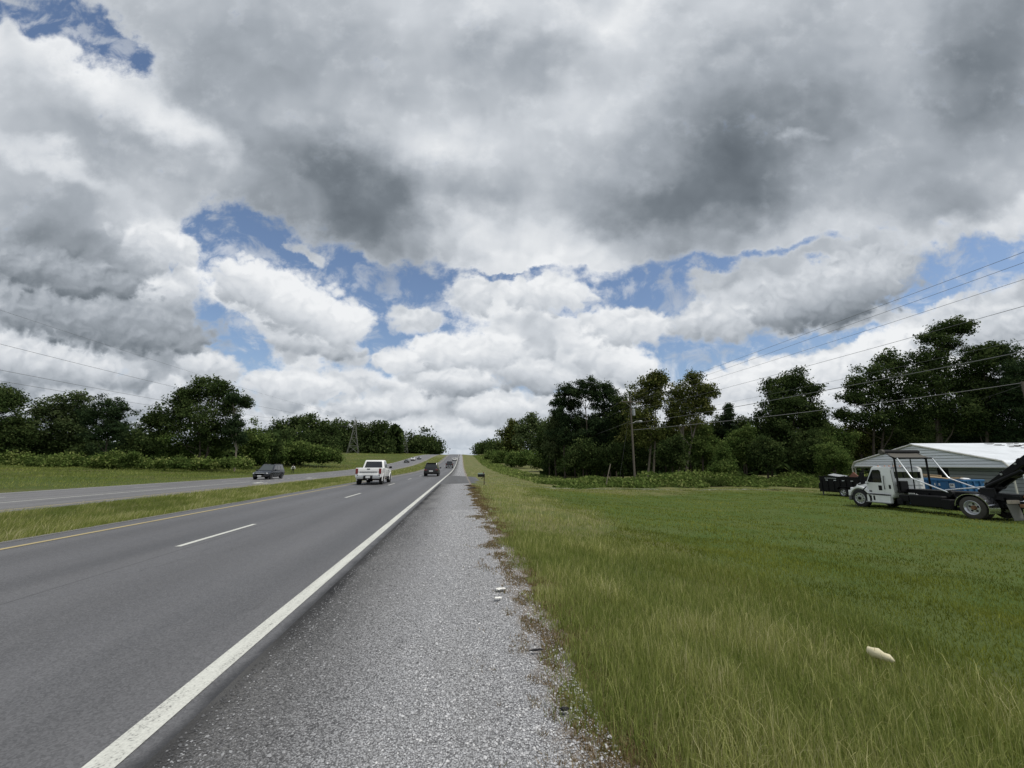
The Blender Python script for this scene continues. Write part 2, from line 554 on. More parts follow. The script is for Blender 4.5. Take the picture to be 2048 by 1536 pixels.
def terr(X, Y):
    X = np.asarray(X, dtype=float)
    Y = np.asarray(Y, dtype=float)
    bank = np.clip((Y - 90) / 200, 0, 1) * np.clip((X - 9) / 14, 0, 1) * 1.3     # verge rises to the wood farther on
    return prof(Y) + lat(X) + wob(X, Y) + bank


def ray(px, py):
    u, v = (px - 1024) / FPX, (768 - py) / FPX
    fw = math.cos(PITCH) - v * math.sin(PITCH)
    return (u * math.cos(YAW) + fw * math.sin(YAW), -u * math.sin(YAW) + fw * math.cos(YAW), math.sin(PITCH) + v * math.cos(PITCH), fw)


def at(px, py, D):
    """the point D metres ahead seen in photo column px, row py"""
    x, y, z, f = ray(px, py)
    t = D / f
    return x * t, y * t, EYE + z * t


def on_ground(px, D):
    x, y, _ = at(px, 930, D)
    return x, y, float(terr(x, y))


# ---------------------------------------------------------------- ground sheet
def ground_material():
    m_, k, p = bare('ground_grass')
    tc = k.new('ShaderNodeTexCoord').outputs['Object']
    x, y, z = k.sep(tc)
    big = k.noise(tc, 0.09, 5, 0.6)
    mid = k.noise(tc, 0.55, 5, 0.62)
    fine = k.noise(k.vm('MULTIPLY', tc, (1, .6, 1)), 9.0, 6, 0.7)
    # dry verge near the road, mown lawn lower down, rough field on the left
    edge = k.add(x, k.mul(k.sub(mid, 0.5), 3.2))
    lawn = k.ramp(edge, 4.2, 6.6)
    rough_right = k.ramp(k.mad(k.sub(big, .5), 14.0, y), 33, 37)
    lawn = k.mul(lawn, k.sub(1.0, rough_right))
    verge_c = k.mix(fine, (0.0810, 0.0864, 0.0324), (0.2497, 0.2322, 0.1013))
    verge_c = k.mix(k.ramp(mid, 0.42, 0.66), verge_c, k.mix(fine, (0.0513, 0.0783, 0.0230), (0.1418, 0.1755, 0.0567)))
    lawn_c = k.mix(fine, (0.0405, 0.0729, 0.0149), (0.1080, 0.1593, 0.0365))
    lawn_c = k.mix(k.ramp(mid, 0.35, 0.7), lawn_c, k.mix(fine, (0.0540, 0.0810, 0.0203), (0.1418, 0.1701, 0.0486)))
    col = k.mix(lawn, verge_c, lawn_c)
    left = k.ramp(x, -28, -32, kind='LINEAR')
    left_c = k.mix(fine, (0.040, 0.062, 0.014), (0.105, 0.138, 0.034))
    left_c = k.mix(k.ramp(big, 0.45, 0.62), left_c, k.mix(fine, (0.06, 0.066, 0.020), (0.13, 0.125, 0.05)))
    col = k.mix(left, col, left_c)
    k.t.links.new(col, p.inputs['Base Color'])
    p.inputs['Roughness'].default_value = 0.95
    p.inputs['Specular IOR Level'].default_value = 0.15
    b = k.new('ShaderNodeBump')
    b.inputs['Strength'].default_value = 0.8
    b.inputs['Distance'].default_value = 0.12
    k.t.links.new(k.add(fine, k.mul(mid, 0.6)), b.inputs['Height'])
    k.t.links.new(b.outputs[0], p.inputs['Normal'])
    return m_


ROADS = [(-9.75, -1.70), (-29.5, -18.0)]      # near and far carriageway
ys = np.concatenate([np.arange(-120, -8, 8), np.arange(-8, 60, 1.0), np.arange(60, 130, 2.5), np.arange(130, 520, 5), np.arange(520, 1700, 40)])
xs = np.unique(np.round(np.concatenate([np.arange(-420, -120, 20), np.arange(-120, -30.5, 2.5), np.arange(-17.5, -9.8, 0.6), np.arange(0.8, 16, 0.6),
                                        np.arange(16, 60, 2.0), np.arange(60, 140, 5), np.arange(140, 440, 20),
                                        [-29.52, -29.45, -18.05, -17.98, -9.77, -9.7, -1.75, -1.68, -30, -25, -21.8, -5.7, -0.4]]), 3))


def build_ground():
    GX, GY = np.meshgrid(xs, ys)
    Z = terr(GX, GY)
    for a, b in ROADS:
        Z = np.where((GX > a + 0.02) & (GX < b - 0.02), Z - 0.10, Z)
    nx, ny = len(xs), len(ys)
    V = np.stack([GX, GY, Z], -1).reshape(-1, 3)
    i = np.arange(nx - 1)[None, :] + nx * np.arange(ny - 1)[:, None]
    F = np.stack([i, i + 1, i + nx + 1, i + nx], -1).reshape(-1, 4)
    o = np_mesh('ground', V, F, ground_material(), 4, smooth=True)
    tag(o, kind='structure')


build_ground()


def asphalt_material(name, base, far=False):
    m_, k, p = bare(name)
    tc = k.new('ShaderNodeTexCoord').outputs['Object']
    x, y, z = k.sep(tc)
    st = k.vm('MULTIPLY', tc, (1.0, 0.06, 1.0))
    streak = k.noise(st, 1.1, 6, 0.6)
    patch = k.noise(k.vm('MULTIPLY', tc, (1, .25, 1)), 0.35, 5, 0.6)
    grit = k.noise(tc, 160, 2, 0.6)
    v = k.new('ShaderNodeTexVoronoi')
    k.put(v.inputs['Vector'], tc)
    v.inputs['Scale'].default_value = 75
    gr = k.sep(v.outputs['Color'])[0]
    f = k.add(k.mul(k.sub(streak, .5), 2.3), k.mul(k.sub(patch, .5), 1.3))
    # two wheel tracks a lane, polished a little paler, and a darker oil strip between them
    ph = k.m('SINE', k.mul(k.add(x, 0.2), 2 * math.pi / 1.82))
    f = k.mad(ph, 0.26, f)
    f = k.mad(k.sub(gr, .5), 1.5, f)
    f = k.mad(k.sub(grit, .5), 0.9, f)
    col = k.mix(k.ramp(f, -1, 1, kind='LINEAR'), tuple(c * .62 for c in base), tuple(c * 1.38 for c in base))
    # paving joint beside the lane line and drips of oil along the lane middles
    joint = k.ramp(k.m('ABSOLUTE', k.add(x, k.mad(k.sub(patch, .5), .10, 5.42))), 0.0, 0.03, 1.0, 0.0)
    col = k.mix(k.mul(joint, .5), col, (0.03, 0.03, 0.03))
    drip = k.ramp(k.noise(k.vm('MULTIPLY', tc, (2.2, .5, 1)), 1.6, 5, .7), .62, .74)
    col = k.mix(k.mul(drip, .35), col, (0.035, 0.034, 0.034))
    tar = k.ramp(k.mad(k.sub(k.noise(tc, 2.3, 5, .65), .5), .22, x), -1.83, -1.71, 0.0, 0.8)
    col = k.mix(k.mul(tar, k.ramp(x, -3, -2.5)), col, (0.018, 0.018, 0.02))
    # hairline cracks
    cr = k.new('ShaderNodeTexVoronoi', feature='DISTANCE_TO_EDGE')
    k.put(cr.inputs['Vector'], k.vm('ADD', k.vm('MULTIPLY', tc, (1, .5, 1)), k.vm('SCALE', k.noise(tc, 1.5, 4, .6, color=True), 0.8)))
    cr.inputs['Scale'].default_value = 0.22
    crack = k.mul(k.ramp(cr.outputs['Distance'], 0.0, 0.004, 1.0, 0.0), k.ramp(patch, 0.50, 0.62))
    col = k.mix(k.mul(crack, 0.55), col, (0.02, 0.02, 0.02))
    k.t.links.new(col, p.inputs['Base Color'])
    k.t.links.new(k.ramp(streak, .3, .7, 0.55, 0.72), p.inputs['Roughness'])
    p.inputs['Specular IOR Level'].default_value = 0.5
    b = k.new('ShaderNodeBump')
    b.inputs['Strength'].default_value = 0.5
    b.inputs['Distance'].default_value = 0.006
    k.t.links.new(k.add(v.outputs['Distance'], grit), b.inputs['Height'])
    k.t.links.new(b.outputs[0], p.inputs['Normal'])
    return m_


def strip(name, x0, x1, y0, y1, dz, mat, parent=None, nx=1, jag0=0.0, jag1=0.0, step=None):
    """a sheet following the road profile between two lateral positions"""
    if step is None:
        yy = ys[(ys > y0 + .01) & (ys < y1 - .01)]
        if y1 - y0 < 30:
            yy = np.linspace(y0, y1, 12)[1:-1]
        yy = np.concatenate([[y0], yy, [y1]])
    else:
        yy = step
    t = np.linspace(0, 1, nx + 1)
    j0 = rng.normal(0, 1, len(yy)) * jag0
    j1 = rng.normal(0, 1, len(yy)) * jag1
    if len(yy) > 8:
        j0 = j0 * .6 + np.convolve(j0, np.ones(5) / 5, 'same') * 1.2
        j1 = j1 * .6 + np.convolve(j1, np.ones(5) / 5, 'same') * 1.2
    X = (x0 + j0)[:, None] * (1 - t) + (x1 + j1)[:, None] * t
    Y = np.repeat(yy[:, None], nx + 1, 1)
    Z = prof(Y) + lat(X) + dz
    V = np.stack([X, Y, Z], -1).reshape(-1, 3)
    n = nx + 1
    i = np.arange(nx)[None, :] + n * np.arange(len(yy) - 1)[:, None]
    F = np.stack([i, i + 1, i + n + 1, i + n], -1).reshape(-1, 4)
    return np_mesh(name, V, F, mat, 4, parent)


M_ROAD = asphalt_material('asphalt', (0.107, 0.106, 0.110))
M_FROAD = asphalt_material('asphalt_pale', (0.145, 0.141, 0.141))


def paint_material(name, col):
    m_, k, p = bare(name)
    tc = k.new('ShaderNodeTexCoord').outputs['Object']
    n = k.noise(tc, 55, 5, 0.7)
    n2 = k.noise(k.vm('MULTIPLY', tc, (1, .12, 1)), 9, 5, .6)
    w = k.ramp(k.add(n, k.mul(n2, .5)), 0.50, 0.98, 0.0, 1.0)
    c = k.mix(w, tuple(x * .72 for x in col), col)
    chips = k.ramp(k.mad(k.sub(n2, .5), .5, n), 0.30, 0.42, 1.0, 0.0)
    k.t.links.new(k.mix(k.mul(chips, .8), c, (0.13, 0.125, 0.12)), p.inputs['Base Color'])
    p.inputs['Roughness'].default_value = 0.75
    b = k.new('ShaderNodeBump')
    b.inputs['Strength'].default_value = 0.4
    b.inputs['Distance'].default_value = 0.004
    k.t.links.new(n, b.inputs['Height'])
    k.t.links.new(b.outputs[0], p.inputs['Normal'])
    return m_


M_WHITE = paint_material('road_paint_white', (0.66, 0.66, 0.60))
M_YELLOW = paint_material('road_paint_yellow', (0.47, 0.38, 0.19))

road = tag(strip('road', -9.75, -1.70, -110, 1500, 0.0, M_ROAD, nx=8), kind='structure')
far_road = tag(strip('far_road', -29.5, -18.0, -110, 1500, 0.0, M_FROAD, nx=6), kind='structure')
strip('edge_line', -2.04, -1.86, -60, 900, 0.005, M_WHITE, road)
strip('yellow_edge_line', -9.02, -8.88, -60, 900, 0.005, M_YELLOW, road)
for q in range(-2, 40):
    y0 = 9.45 + 12.2 * q
    strip('lane_dash', -5.74, -5.62, y0, y0 + 3.15, 0.005, M_WHITE, road)
strip('edge_line', -29.15, -29.02, -60, 900, 0.005, M_WHITE, far_road)
strip('solid_lane_line', -22.2, -22.05, -60, 47, 0.005, M_WHITE, far_road)
for q in range(-3, 40):
    y0 = 24 + 12.2 * q
    strip('lane_dash', -25.75, -25.63, y0, y0 + 3.1, 0.005, M_WHITE, far_road)
for q in range(26):
    strip('dotted_lane_dash', -22.2, -22.05, 49 + q * 1.8, 50 + q * 1.8, 0.005, M_WHITE, far_road)
strip('yellow_edge_line', -18.55, -18.42, -60, 900, 0.005, M_YELLOW, far_road)


def turn_arrow(y0):
    """left-turn arrow for traffic coming the other way"""
    pts = [(-20.05, 2.6), (-20.05, 1.1), (-19.75, .75), (-19.25, .75), (-19.25, 1.15), (-18.8, .5), (-19.25, -.15), (-19.25, .25),
           (-19.95, .25), (-20.5, .85), (-20.5, 2.6)]
    bm = bmesh.new()
    vs = [bm.verts.new((x, y0 + y, float(prof(y0 + y)) - .2 + .006)) for x, y in pts]
    bmesh.ops.triangulate(bm, faces=[bm.faces.new(vs[::-1])])
    me = bpy.data.meshes.new('turn_arrow')
    bm.to_mesh(me)
    bm.free()
    me.materials.append(M_WHITE)
    o = link(bpy.data.objects.new('turn_arrow', me), far_road)
    return o


turn_arrow(43)
turn_arrow(57)


# ---------------------------------------------------------------- gravel shoulders
def gravel_material(name, lo, hi, tar=False):
    m_, k, p = bare(name)
    tc = k.new('ShaderNodeTexCoord').outputs['Object']
    x, y, z = k.sep(tc)
    v = k.new('ShaderNodeTexVoronoi')
    k.put(v.inputs['Vector'], k.vm('ADD', tc, k.vm('SCALE', k.noise(tc, 60, 2, .5, color=True), 0.006)))
    v.inputs['Scale'].default_value = 82
    r = k.sep(v.outputs['Color'])
    g = k.ramp(r[0], 0, 1, kind='LINEAR')
    mott = k.noise(k.vm('MULTIPLY', tc, (1, .35, 1)), 1.3, 5, .6)
    dark = k.ramp(v.outputs['Distance'], 0.28, 0.75, 0.0, 1.0)
    c = k.mix(g, lo, hi)
    c = k.mix(k.mul(dark, .75), c, (0.035, 0.035, 0.037))
    if tar:
        band = k.ramp(k.mad(k.sub(mott, .5), 0.9, x), -1.55, -0.45, 1.0, 0.0)
        c = k.mix(k.mul(band, .80), c, k.mix(g, (0.02, 0.02, 0.021), (0.125, 0.122, 0.118)))
        seam = k.ramp(k.mad(k.sub(mott, .5), .22, x), -1.64, -1.46, 1.0, 0.0)
        c = k.mix(k.mul(seam, .9), c, (0.018, 0.018, 0.02))
    c = k.mix(k.ramp(mott, .35, .75, 0, .35), c, (0.24, 0.235, 0.225))
    if tar:
        dirt = k.ramp(k.mad(k.sub(k.noise(tc, 3.1, 5, .65), .5), .8, x), .55, .86, 0.0, .72)
        c = k.mix(dirt, c, k.mix(g, (0.13, 0.098, 0.066), (0.30, 0.245, 0.18)))
    k.t.links.new(c, p.inputs['Base Color'])
    p.inputs['Roughness'].default_value = 0.9
    p.inputs['Specular IOR Level'].default_value = 0.2
    b = k.new('ShaderNodeBump', invert=True)
    b.inputs['Strength'].default_value = 0.9
    b.inputs['Distance'].default_value = 0.012
    k.t.links.new(v.outputs['Distance'], b.inputs['Height'])
    k.t.links.new(b.outputs[0], p.inputs['Normal'])
    return m_


M_GRAVEL = gravel_material('gravel', (0.28, 0.28, 0.286), (0.60, 0.60, 0.615), tar=True)
M_GRAVEL_PLAIN = gravel_material('gravel_plain', (0.16, 0.155, 0.145), (0.42, 0.41, 0.385))
gy_steps = np.concatenate([np.arange(-40, -2, 2.0), np.arange(-2, 20, .12), np.arange(20, 34.0, .4), np.arange(62, 120, 1.0), np.arange(120, 900, 5)])
tag(strip('gravel_shoulder', -1.705, 1.0, 0, 0, 0.008, M_GRAVEL, nx=6, jag1=0.10, step=gy_steps), kind='structure')
tag(strip('median_gravel_strip', -10.1, -9.72, 0, 0, 0.004, M_GRAVEL_PLAIN, jag0=.10, step=np.concatenate([np.arange(-40, 60, .4), np.arange(60, 900, 4)])), kind='structure')
tag(strip('far_gravel_strip', -18.02, -17.65, 0, 0, 0.006, M_GRAVEL_PLAIN, jag1=.08, step=np.concatenate([np.arange(-40, 60, .4), np.arange(60, 900, 4)])), kind='structure')
tag(strip('outer_gravel_strip', -29.9, -29.48, 0, 0, 0.004, M_GRAVEL_PLAIN, jag0=.1, step=np.concatenate([np.arange(-40, 60, .5), np.arange(60, 900, 4)])), kind='structure')


def driveway():
    M_AP = asphalt_material('apron_asphalt', (0.30, 0.295, 0.285))
    a = strip('driveway_apron', -1.70, 2.0, 34, 60.5, 0.012, M_AP, nx=5, step=np.linspace(34.4, 60, 28))
    me = a.data
    # flared mouth: the far side reaches farther along than the near side
    for v in me.vertices:
        t = (v.co.x + 1.7) / 3.7
        mid = 46.0
        v.co.y = mid + (v.co.y - mid) * (1.0 - 0.30 * t) + (1 - t) * 0.4
    tag(a, kind='structure')
    # track of pale gravel running across the grass towards the yard
    n = 60
    t = np.linspace(0, 1, n)
    cx = 1.8 + t * 30
    cy = 41 + 3 * np.sin(t * 2.2) - 5.5 * t
    w = 0.9 + .2 * np.sin(t * 23) + rng.normal(0, .10, n)
    V, F = [], []
    for i in range(n):
        for s in (-1, 0, 1):
            x, y = cx[i], cy[i] + s * w[i]
            V.append((x, y, float(terr(x, y)) + .012 + (.015 if s == 0 else 0)))
    for i in range(n - 1):
        for s in range(2):
            a_ = 3 * i + s
            F.append((a_, a_ + 3, a_ + 4, a_ + 1))
    m_, k, p = bare('pale_track')
    tc = k.new('ShaderNodeTexCoord').outputs['Object']
    nn = k.noise(tc, 2.2, 6, .65)
    c = k.mix(k.ramp(nn, .50, .66), (0.075, 0.090, 0.030), (0.34, 0.32, 0.25))
    k.t.links.new(c, p.inputs['Base Color'])
    p.inputs['Roughness'].default_value = .95
    tag(np_mesh('gravel_track', V, F, m_, 4, smooth=True), kind='structure')


driveway()


# ---------------------------------------------------------------- grass, weeds and loose stones (nobody could count them)
def blade_material(name, stops, trans=0.35, gloss=0.25):
    m_ = bpy.data.materials.new(name)
    m_.use_nodes = True
    k = NT(m_.node_tree)
    k.t.nodes.remove(m_.node_tree.nodes['Principled BSDF'])
    a = k.new('ShaderNodeAttribute', attribute_name='tint')
    c = k.colramp(a.outputs['Fac'], stops)
    d = k.new('ShaderNodeBsdfDiffuse')
    k.put(d.inputs[0], c)
    t = k.new('ShaderNodeBsdfTranslucent')
    k.put(t.inputs[0], c)
    mx = k.new('ShaderNodeMixShader')
    mx.inputs[0].default_value = trans
    k.t.links.new(d.outputs[0], mx.inputs[1])
    k.t.links.new(t.outputs[0], mx.inputs[2])
    k.t.links.new(mx.outputs[0], k.t.nodes['Material Output'].inputs[0])
    MATS[name] = m_
    return m_


def smooth_noise(x, y, s, seed):
    """cheap value noise for patchiness"""
    r = np.random.default_rng(seed)
    tab = r.random((64, 64))
    u, v = x / s + 500, y / s + 500
    i, j = np.floor(u).astype(int), np.floor(v).astype(int)
    fu, fv = u - i, v - j
    fu, fv = fu * fu * (3 - 2 * fu), fv * fv * (3 - 2 * fv)
    g = lambda a, b: tab[a % 64, b % 64]
    return (g(i, j) * (1 - fu) + g(i + 1, j) * fu) * (1 - fv) + (g(i, j + 1) * (1 - fu) + g(i + 1, j + 1) * fu) * fv


def wedge(n, r0, r1, a0, a1, power=1.0):
    """random points round the viewpoint; near ones denser, as seen. angles from +Y towards +X, degrees"""
    u = rng.random(n)
    e = 2 - power
    r = (r0 ** e + u * (r1 ** e - r0 ** e)) ** (1 / e)
    a = np.radians(rng.uniform(a0, a1, n))
    return r * np.sin(a), r * np.cos(a), r


def blades(name, X, Y, H, W, lean, tint, mat, segs=2, wind=(0.25, 0.05), z_off=0.0, base_z=None):
    n = len(X)
    Z = (terr(X, Y) if base_z is None else base_z) - 0.01 + z_off
    a = rng.uniform(0, 2 * np.pi, n)
    l = np.abs(rng.normal(0, 1, n)) * lean
    dx = np.cos(a) * l + wind[0] * H * rng.uniform(.3, 1.4, n) / np.maximum(H, .01)
    dy = np.sin(a) * l + wind[1]
    fa = rng.uniform(0, np.pi, n)
    wx, wy = np.cos(fa) * W / 2, np.sin(fa) * W / 2
    nrm = np.sqrt(1 + dx * dx + dy * dy)
    tip = np.stack([X + dx * H / nrm * 1.1, Y + dy * H / nrm * 1.1, Z + H / nrm], -1)
    b0 = np.stack([X - wx, Y - wy, Z], -1)
    b1 = np.stack([X + wx, Y + wy, Z], -1)
    if segs == 1:
        V = np.stack([b0, b1, tip], 1).reshape(-1, 3)
        F = np.arange(3 * n).reshape(n, 3)
        per = 3
    else:
        mx, my, mz = X + dx * H * .36, Y + dy * H * .36, Z + H * .60
        m0 = np.stack([mx - wx * .75, my - wy * .75, mz], -1)
        m1 = np.stack([mx + wx * .75, my + wy * .75, mz], -1)
        V = np.stack([b0, b1, m1, m0, tip], 1).reshape(-1, 3)
        o = 5 * np.arange(n)[:, None]
        F = np.concatenate([o + np.array([[0, 1, 2]]), o + np.array([[0, 2, 3]]), o + np.array([[3, 2, 4]])], 1).reshape(-1, 3)
        per = 5
    return np_mesh(name, V, F, mat, 3, attrs={'tint': ('POINT', np.repeat(tint, per))})


M_BLADE = blade_material('grass_blades', [(0.0, (0.0986, 0.1415, 0.0325)), (0.35, (0.2146, 0.2575, 0.0650)), (0.62, (0.3654, 0.3770, 0.1276)),
                                          (0.85, (0.5568, 0.5220, 0.2552)), (1.0, (0.6960, 0.6264, 0.3944))])
M_LAWN = blade_material('lawn_blades', [(0.0, (0.0974, 0.1253, 0.0232)), (0.5, (0.2320, 0.2598, 0.0464)), (0.85, (0.3712, 0.3654, 0.0986)), (1.0, (0.5104, 0.4524, 0.2088))])
M_BROWN = blade_material('dead_weed_blades', [(0.0, (0.1150, 0.0805, 0.0368)), (0.4, (0.2185, 0.1552, 0.0782)), (0.8, (0.3220, 0.2415, 0.1380)), (1.0, (0.1150, 0.1323, 0.0460))])


def in_apron(X, Y, pad=0.0):
    return (X < 2.4 + pad) & (Y > 34.0 - pad) & (Y < 61 + pad)


def verge_edge(Y):
    return 0.80 + 0.10 * np.sin(Y * 1.3) + 0.10 * np.sin(Y * 3.1 + 1) + 0.07 * np.sin(Y * 7.7)


def plant_verge():
    for (n, r0, r1, segs, wb) in ((210000, 1.4, 11, 2, .0034), (120000, 11, 45, 1, .010), (30000, 45, 130, 1, .04)):
        X, Y, r = wedge(n, r0, r1, 0.5, 88, 1.15)
        lim = 5.3 + 2.6 * (smooth_noise(X, Y, 2.6, 3) - .5) + np.clip(Y - 30, 0, 40) * .35 + np.clip(4 - Y, 0, 3) * .4
        fr = X - verge_edge(Y)
        p = np.clip(fr / .35, 0, 1) * np.clip((lim - X) / 1.6, 0, 1) ** .7
        ok = (rng.random(len(X)) < p) & (Y > -3) & ~in_apron(X, Y) & (X < np.where(Y > 60, 16, 40))
        X, Y, r, fr = X[ok], Y[ok], r[ok], fr[ok]
        patch = smooth_noise(X, Y, 1.5, 11) * .6 + smooth_noise(X, Y, .5, 12) * .4
        H = (.085 + .125 * rng.random(len(X))) * (.6 + .8 * patch) * np.clip(.45 + fr * .7, .45, 1) * .88
        seed = rng.random(len(X)) < (.10 + .25 * np.clip(patch - .4, 0, 1))
        H = np.where(seed, H * 1.35 + .03, H)
        dry = .06 + .33 * rng.random(len(X)) + .45 * (patch - .42) + .10 * np.clip(1.5 - np.abs(X - 3.0) / 2, 0, 1) + np.clip((r - 8) / 60, 0, .16)
        tint = np.clip(np.where(seed, dry + .30, dry), 0, 1)
        W = (wb + .00045 * r) * np.where(seed, .7, 1) * rng.uniform(.7, 1.3, len(X))
        o = blades('verge_grass', X, Y, H, W, .50, tint, M_BLADE, segs, wind=(.12, .05))
        tag(o, 'uncut dry grass growing along the roadside gravel', 'grass', kind='stuff')


def plant_lawn():
    for (n, r0, r1, wb) in ((120000, 3.0, 14, .006), (110000, 14, 52, .014)):
        X, Y, r = wedge(n, r0, r1, 6, 88, 1.1)
        lim = 5.0 + 2.6 * (smooth_noise(X, Y, 2.6, 3) - .5) + np.clip(Y - 30, 0, 40) * .35
        ok = (X > lim - .9) & (Y > -2) & (Y < 42)
        X, Y, r = X[ok], Y[ok], r[ok]
        patch = smooth_noise(X, Y, 2.2, 21) * .6 + smooth_noise(X, Y, .7, 22) * .4
        H = (.045 + .06 * rng.random(len(X))) * (.7 + .6 * patch)
        mow = .07 * np.sin((X * .35 + Y) * 2 * np.pi / 1.5) * np.clip((X - 6) / 6, 0, 1)
        broad = smooth_noise(X, Y, 6.5, 23) - .5
        tint = np.clip(.10 + .48 * rng.random(len(X)) + .55 * (patch - .45) + mow + .35 * broad, 0, 1)
        W = (wb + .0007 * r) * rng.uniform(.7, 1.3, len(X))
        tag(blades('lawn_grass', X, Y, H, W, .6, tint, M_LAWN, 1, wind=(.1, .05)), 'short green mown grass of the wide lawn', 'grass', kind='stuff')


def plant_median():
    for (n, y0, y1, segs, wb) in ((90000, 2, 26, 2, .010), (70000, 26, 90, 1, .03), (16000, 90, 260, 1, .10)):
        Y = y0 + (y1 - y0) * rng.random(n) ** 1.15
        X = rng.uniform(-17.6, -10.0, n)
        patch = smooth_noise(X, Y, 1.6, 31) * .6 + smooth_noise(X, Y, .5, 32) * .4
        e = np.clip(np.minimum(-10.0 - X, X + 17.6) / .5, .3, 1)
        ok = rng.random(n) < .35 + .65 * e
        X, Y, patch, e = X[ok], Y[ok], patch[ok], e[ok]
        H = (.10 + .14 * rng.random(len(X))) * (.6 + .8 * patch) * (.5 + .5 * e)
        seed = rng.random(len(X)) < .16 * (patch > .42)
        H = np.where(seed, H * 1.35 + .05, H)
        tint = np.clip(.14 + .36 * rng.random(len(X)) + .44 * (patch - .5) + np.where(seed, .36, 0) + np.where(X > -10.6, .14, 0), 0, 1)
        W = wb * rng.uniform(.7, 1.3, len(X)) * np.where(seed, .8, 1)
        tag(blades('median_grass', X, Y, H, W, .36, tint, M_BLADE, segs, wind=(.40, .1)), 'windblown seeding grass between the two carriageways', 'grass', kind='stuff')


def plant_left_field():
    n = 90000
    Y = 12 + 100 * rng.random(n) ** 1.1
    X = -29.9 - 75 * rng.random(n) ** 1.3
    patch = smooth_noise(X, Y, 5, 41) * .6 + smooth_noise(X, Y, 1.6, 42) * .4
    H = (.14 + .20 * rng.random(n)) * (.6 + .8 * patch) * np.clip((-29.5 - X) / 8, .35, 1)
    tint = np.clip(.10 + .40 * rng.random(n) + .45 * (patch - .45), 0, 1)
    d = np.hypot(X, Y)
    tag(blades('field_grass', X, Y, H, .0009 * d * rng.uniform(.6, 1.3, n), .5, tint, M_BLADE, 1, wind=(.2, .05)), 'green field grass on the far side of the road', 'grass', kind='stuff')
    n = 26000
    Y = 100 + 340 * rng.random(n)
    X = -30.2 - 45 * rng.random(n) ** 1.2
    patch = smooth_noise(X, Y, 9, 43)
    tag(blades('bank_grass', X, Y, (.25 + .3 * rng.random(n)) * (.6 + .8 * patch), .16 * rng.uniform(.6, 1.3, n), .5,
               np.clip(.25 + .3 * rng.random(n) + .4 * (patch - .5), 0, 1), M_BLADE, 1), 'rough grass on the bank by the far carriageway', 'grass', kind='stuff')


def plant_fringe():
    n = 90000
    Y = .8 + 33 * rng.random(n) ** 2.2
    off = rng.normal(.08, .24, n)
    X = verge_edge(Y) + off
    patch = smooth_noise(X * 2.2, Y, .42, 51) * .6 + smooth_noise(X * 2, Y, .16, 52) * .4
    ok = (patch > .40 - np.clip(4.2 - Y, 0, 2) * .035 + np.clip(-off, 0, .5) * .5) & ~in_apron(X, Y)
    X, Y, patch = X[ok], Y[ok], patch[ok]
    H = .014 + .045 * rng.random(len(X)) * (.5 + patch)
    tint = np.clip(rng.random(len(X)) * 1.05, 0, 1)
    r = np.hypot(X, Y)
    tag(blades('dead_weeds', X, Y, H, .004 + .0010 * r, 1.3, tint, M_BROWN, 1, wind=(.0, .0), z_off=.012), 'brown dead weeds creeping over the gravel edge', 'weeds', kind='stuff')


def scatter_stones():
    """loose chippings on the shoulder near the viewpoint"""
    n = 66000
    Y = 1.6 + 14 * rng.random(n) ** 2.5
    X = rng.uniform(-1.66, .98, n)
    s = rng.gamma(6, 1.0, n) / 6 * .0056 + .0012 * (Y - 1.6) / 3
    base = np.array([[1, 0, 0], [-.9, .1, 0], [0, 1, .1], [.1, -1, 0], [0, .1, .75], [0, 0, -.5]])
    F0 = np.array([[0, 2, 4], [2, 1, 4], [1, 3, 4], [3, 0, 4]])
    a = rng.uniform(0, 2 * np.pi, n)
    P = base[None] * (1 + rng.normal(0, .22, (n, 6, 3))) * s[:, None, None] * np.array([1.15, .9, 1])
    ca, sa = np.cos(a)[:, None], np.sin(a)[:, None]
    px = P[..., 0] * ca - P[..., 1] * sa + X[:, None]
    py = P[..., 0] * sa + P[..., 1] * ca + Y[:, None]
    pz = P[..., 2] + (prof(Y) + lat(X))[:, None] + .010
    V = np.stack([px, py, pz], -1).reshape(-1, 3)
    F = (6 * np.arange(n)[:, None, None] + F0[None]).reshape(-1, 3)
    dark = np.clip((-0.30 - X + rng.normal(0, .22, n)) / .8, 0, 1) * (rng.random(n) < .78)
    t = np.clip(rng.beta(2.6, 2.1, n) * (1 - .76 * dark) * np.clip((X + 1.66 + .08 * np.abs(rng.normal(0, 1, n))) / .22, .12, 1), 0, 1)
    t = np.where(X + rng.normal(0, .2, n) < -.55, np.minimum(t, .42), t)
    m_, k, p = bare('loose_chippings')
    at_ = k.new('ShaderNodeAttribute', attribute_name='tint')
    k.t.links.new(k.colramp(at_.outputs['Fac'], [(0, (.05, .05, .052)), (.40, (.30, .30, .306)), (.75, (.52, .52, .53)), (1, (.68, .67, .66))]), p.inputs['Base Color'])
    p.inputs['Roughness'].default_value = .85
    p.inputs['Specular IOR Level'].default_value = .25
    tag(np_mesh('loose_gravel', V, F, m_, 3, attrs={'tint': ('POINT', np.repeat(t, 6))}), 'loose grey stone chippings on the road shoulder', 'gravel', kind='stuff')


plant_verge()
plant_lawn()
plant_median()
plant_left_field()
plant_fringe()
scatter_stones()


# ---------------------------------------------------------------- trees and bushes
def leaf_material(name, stops):
    return blade_material(name, stops, trans=0.32)


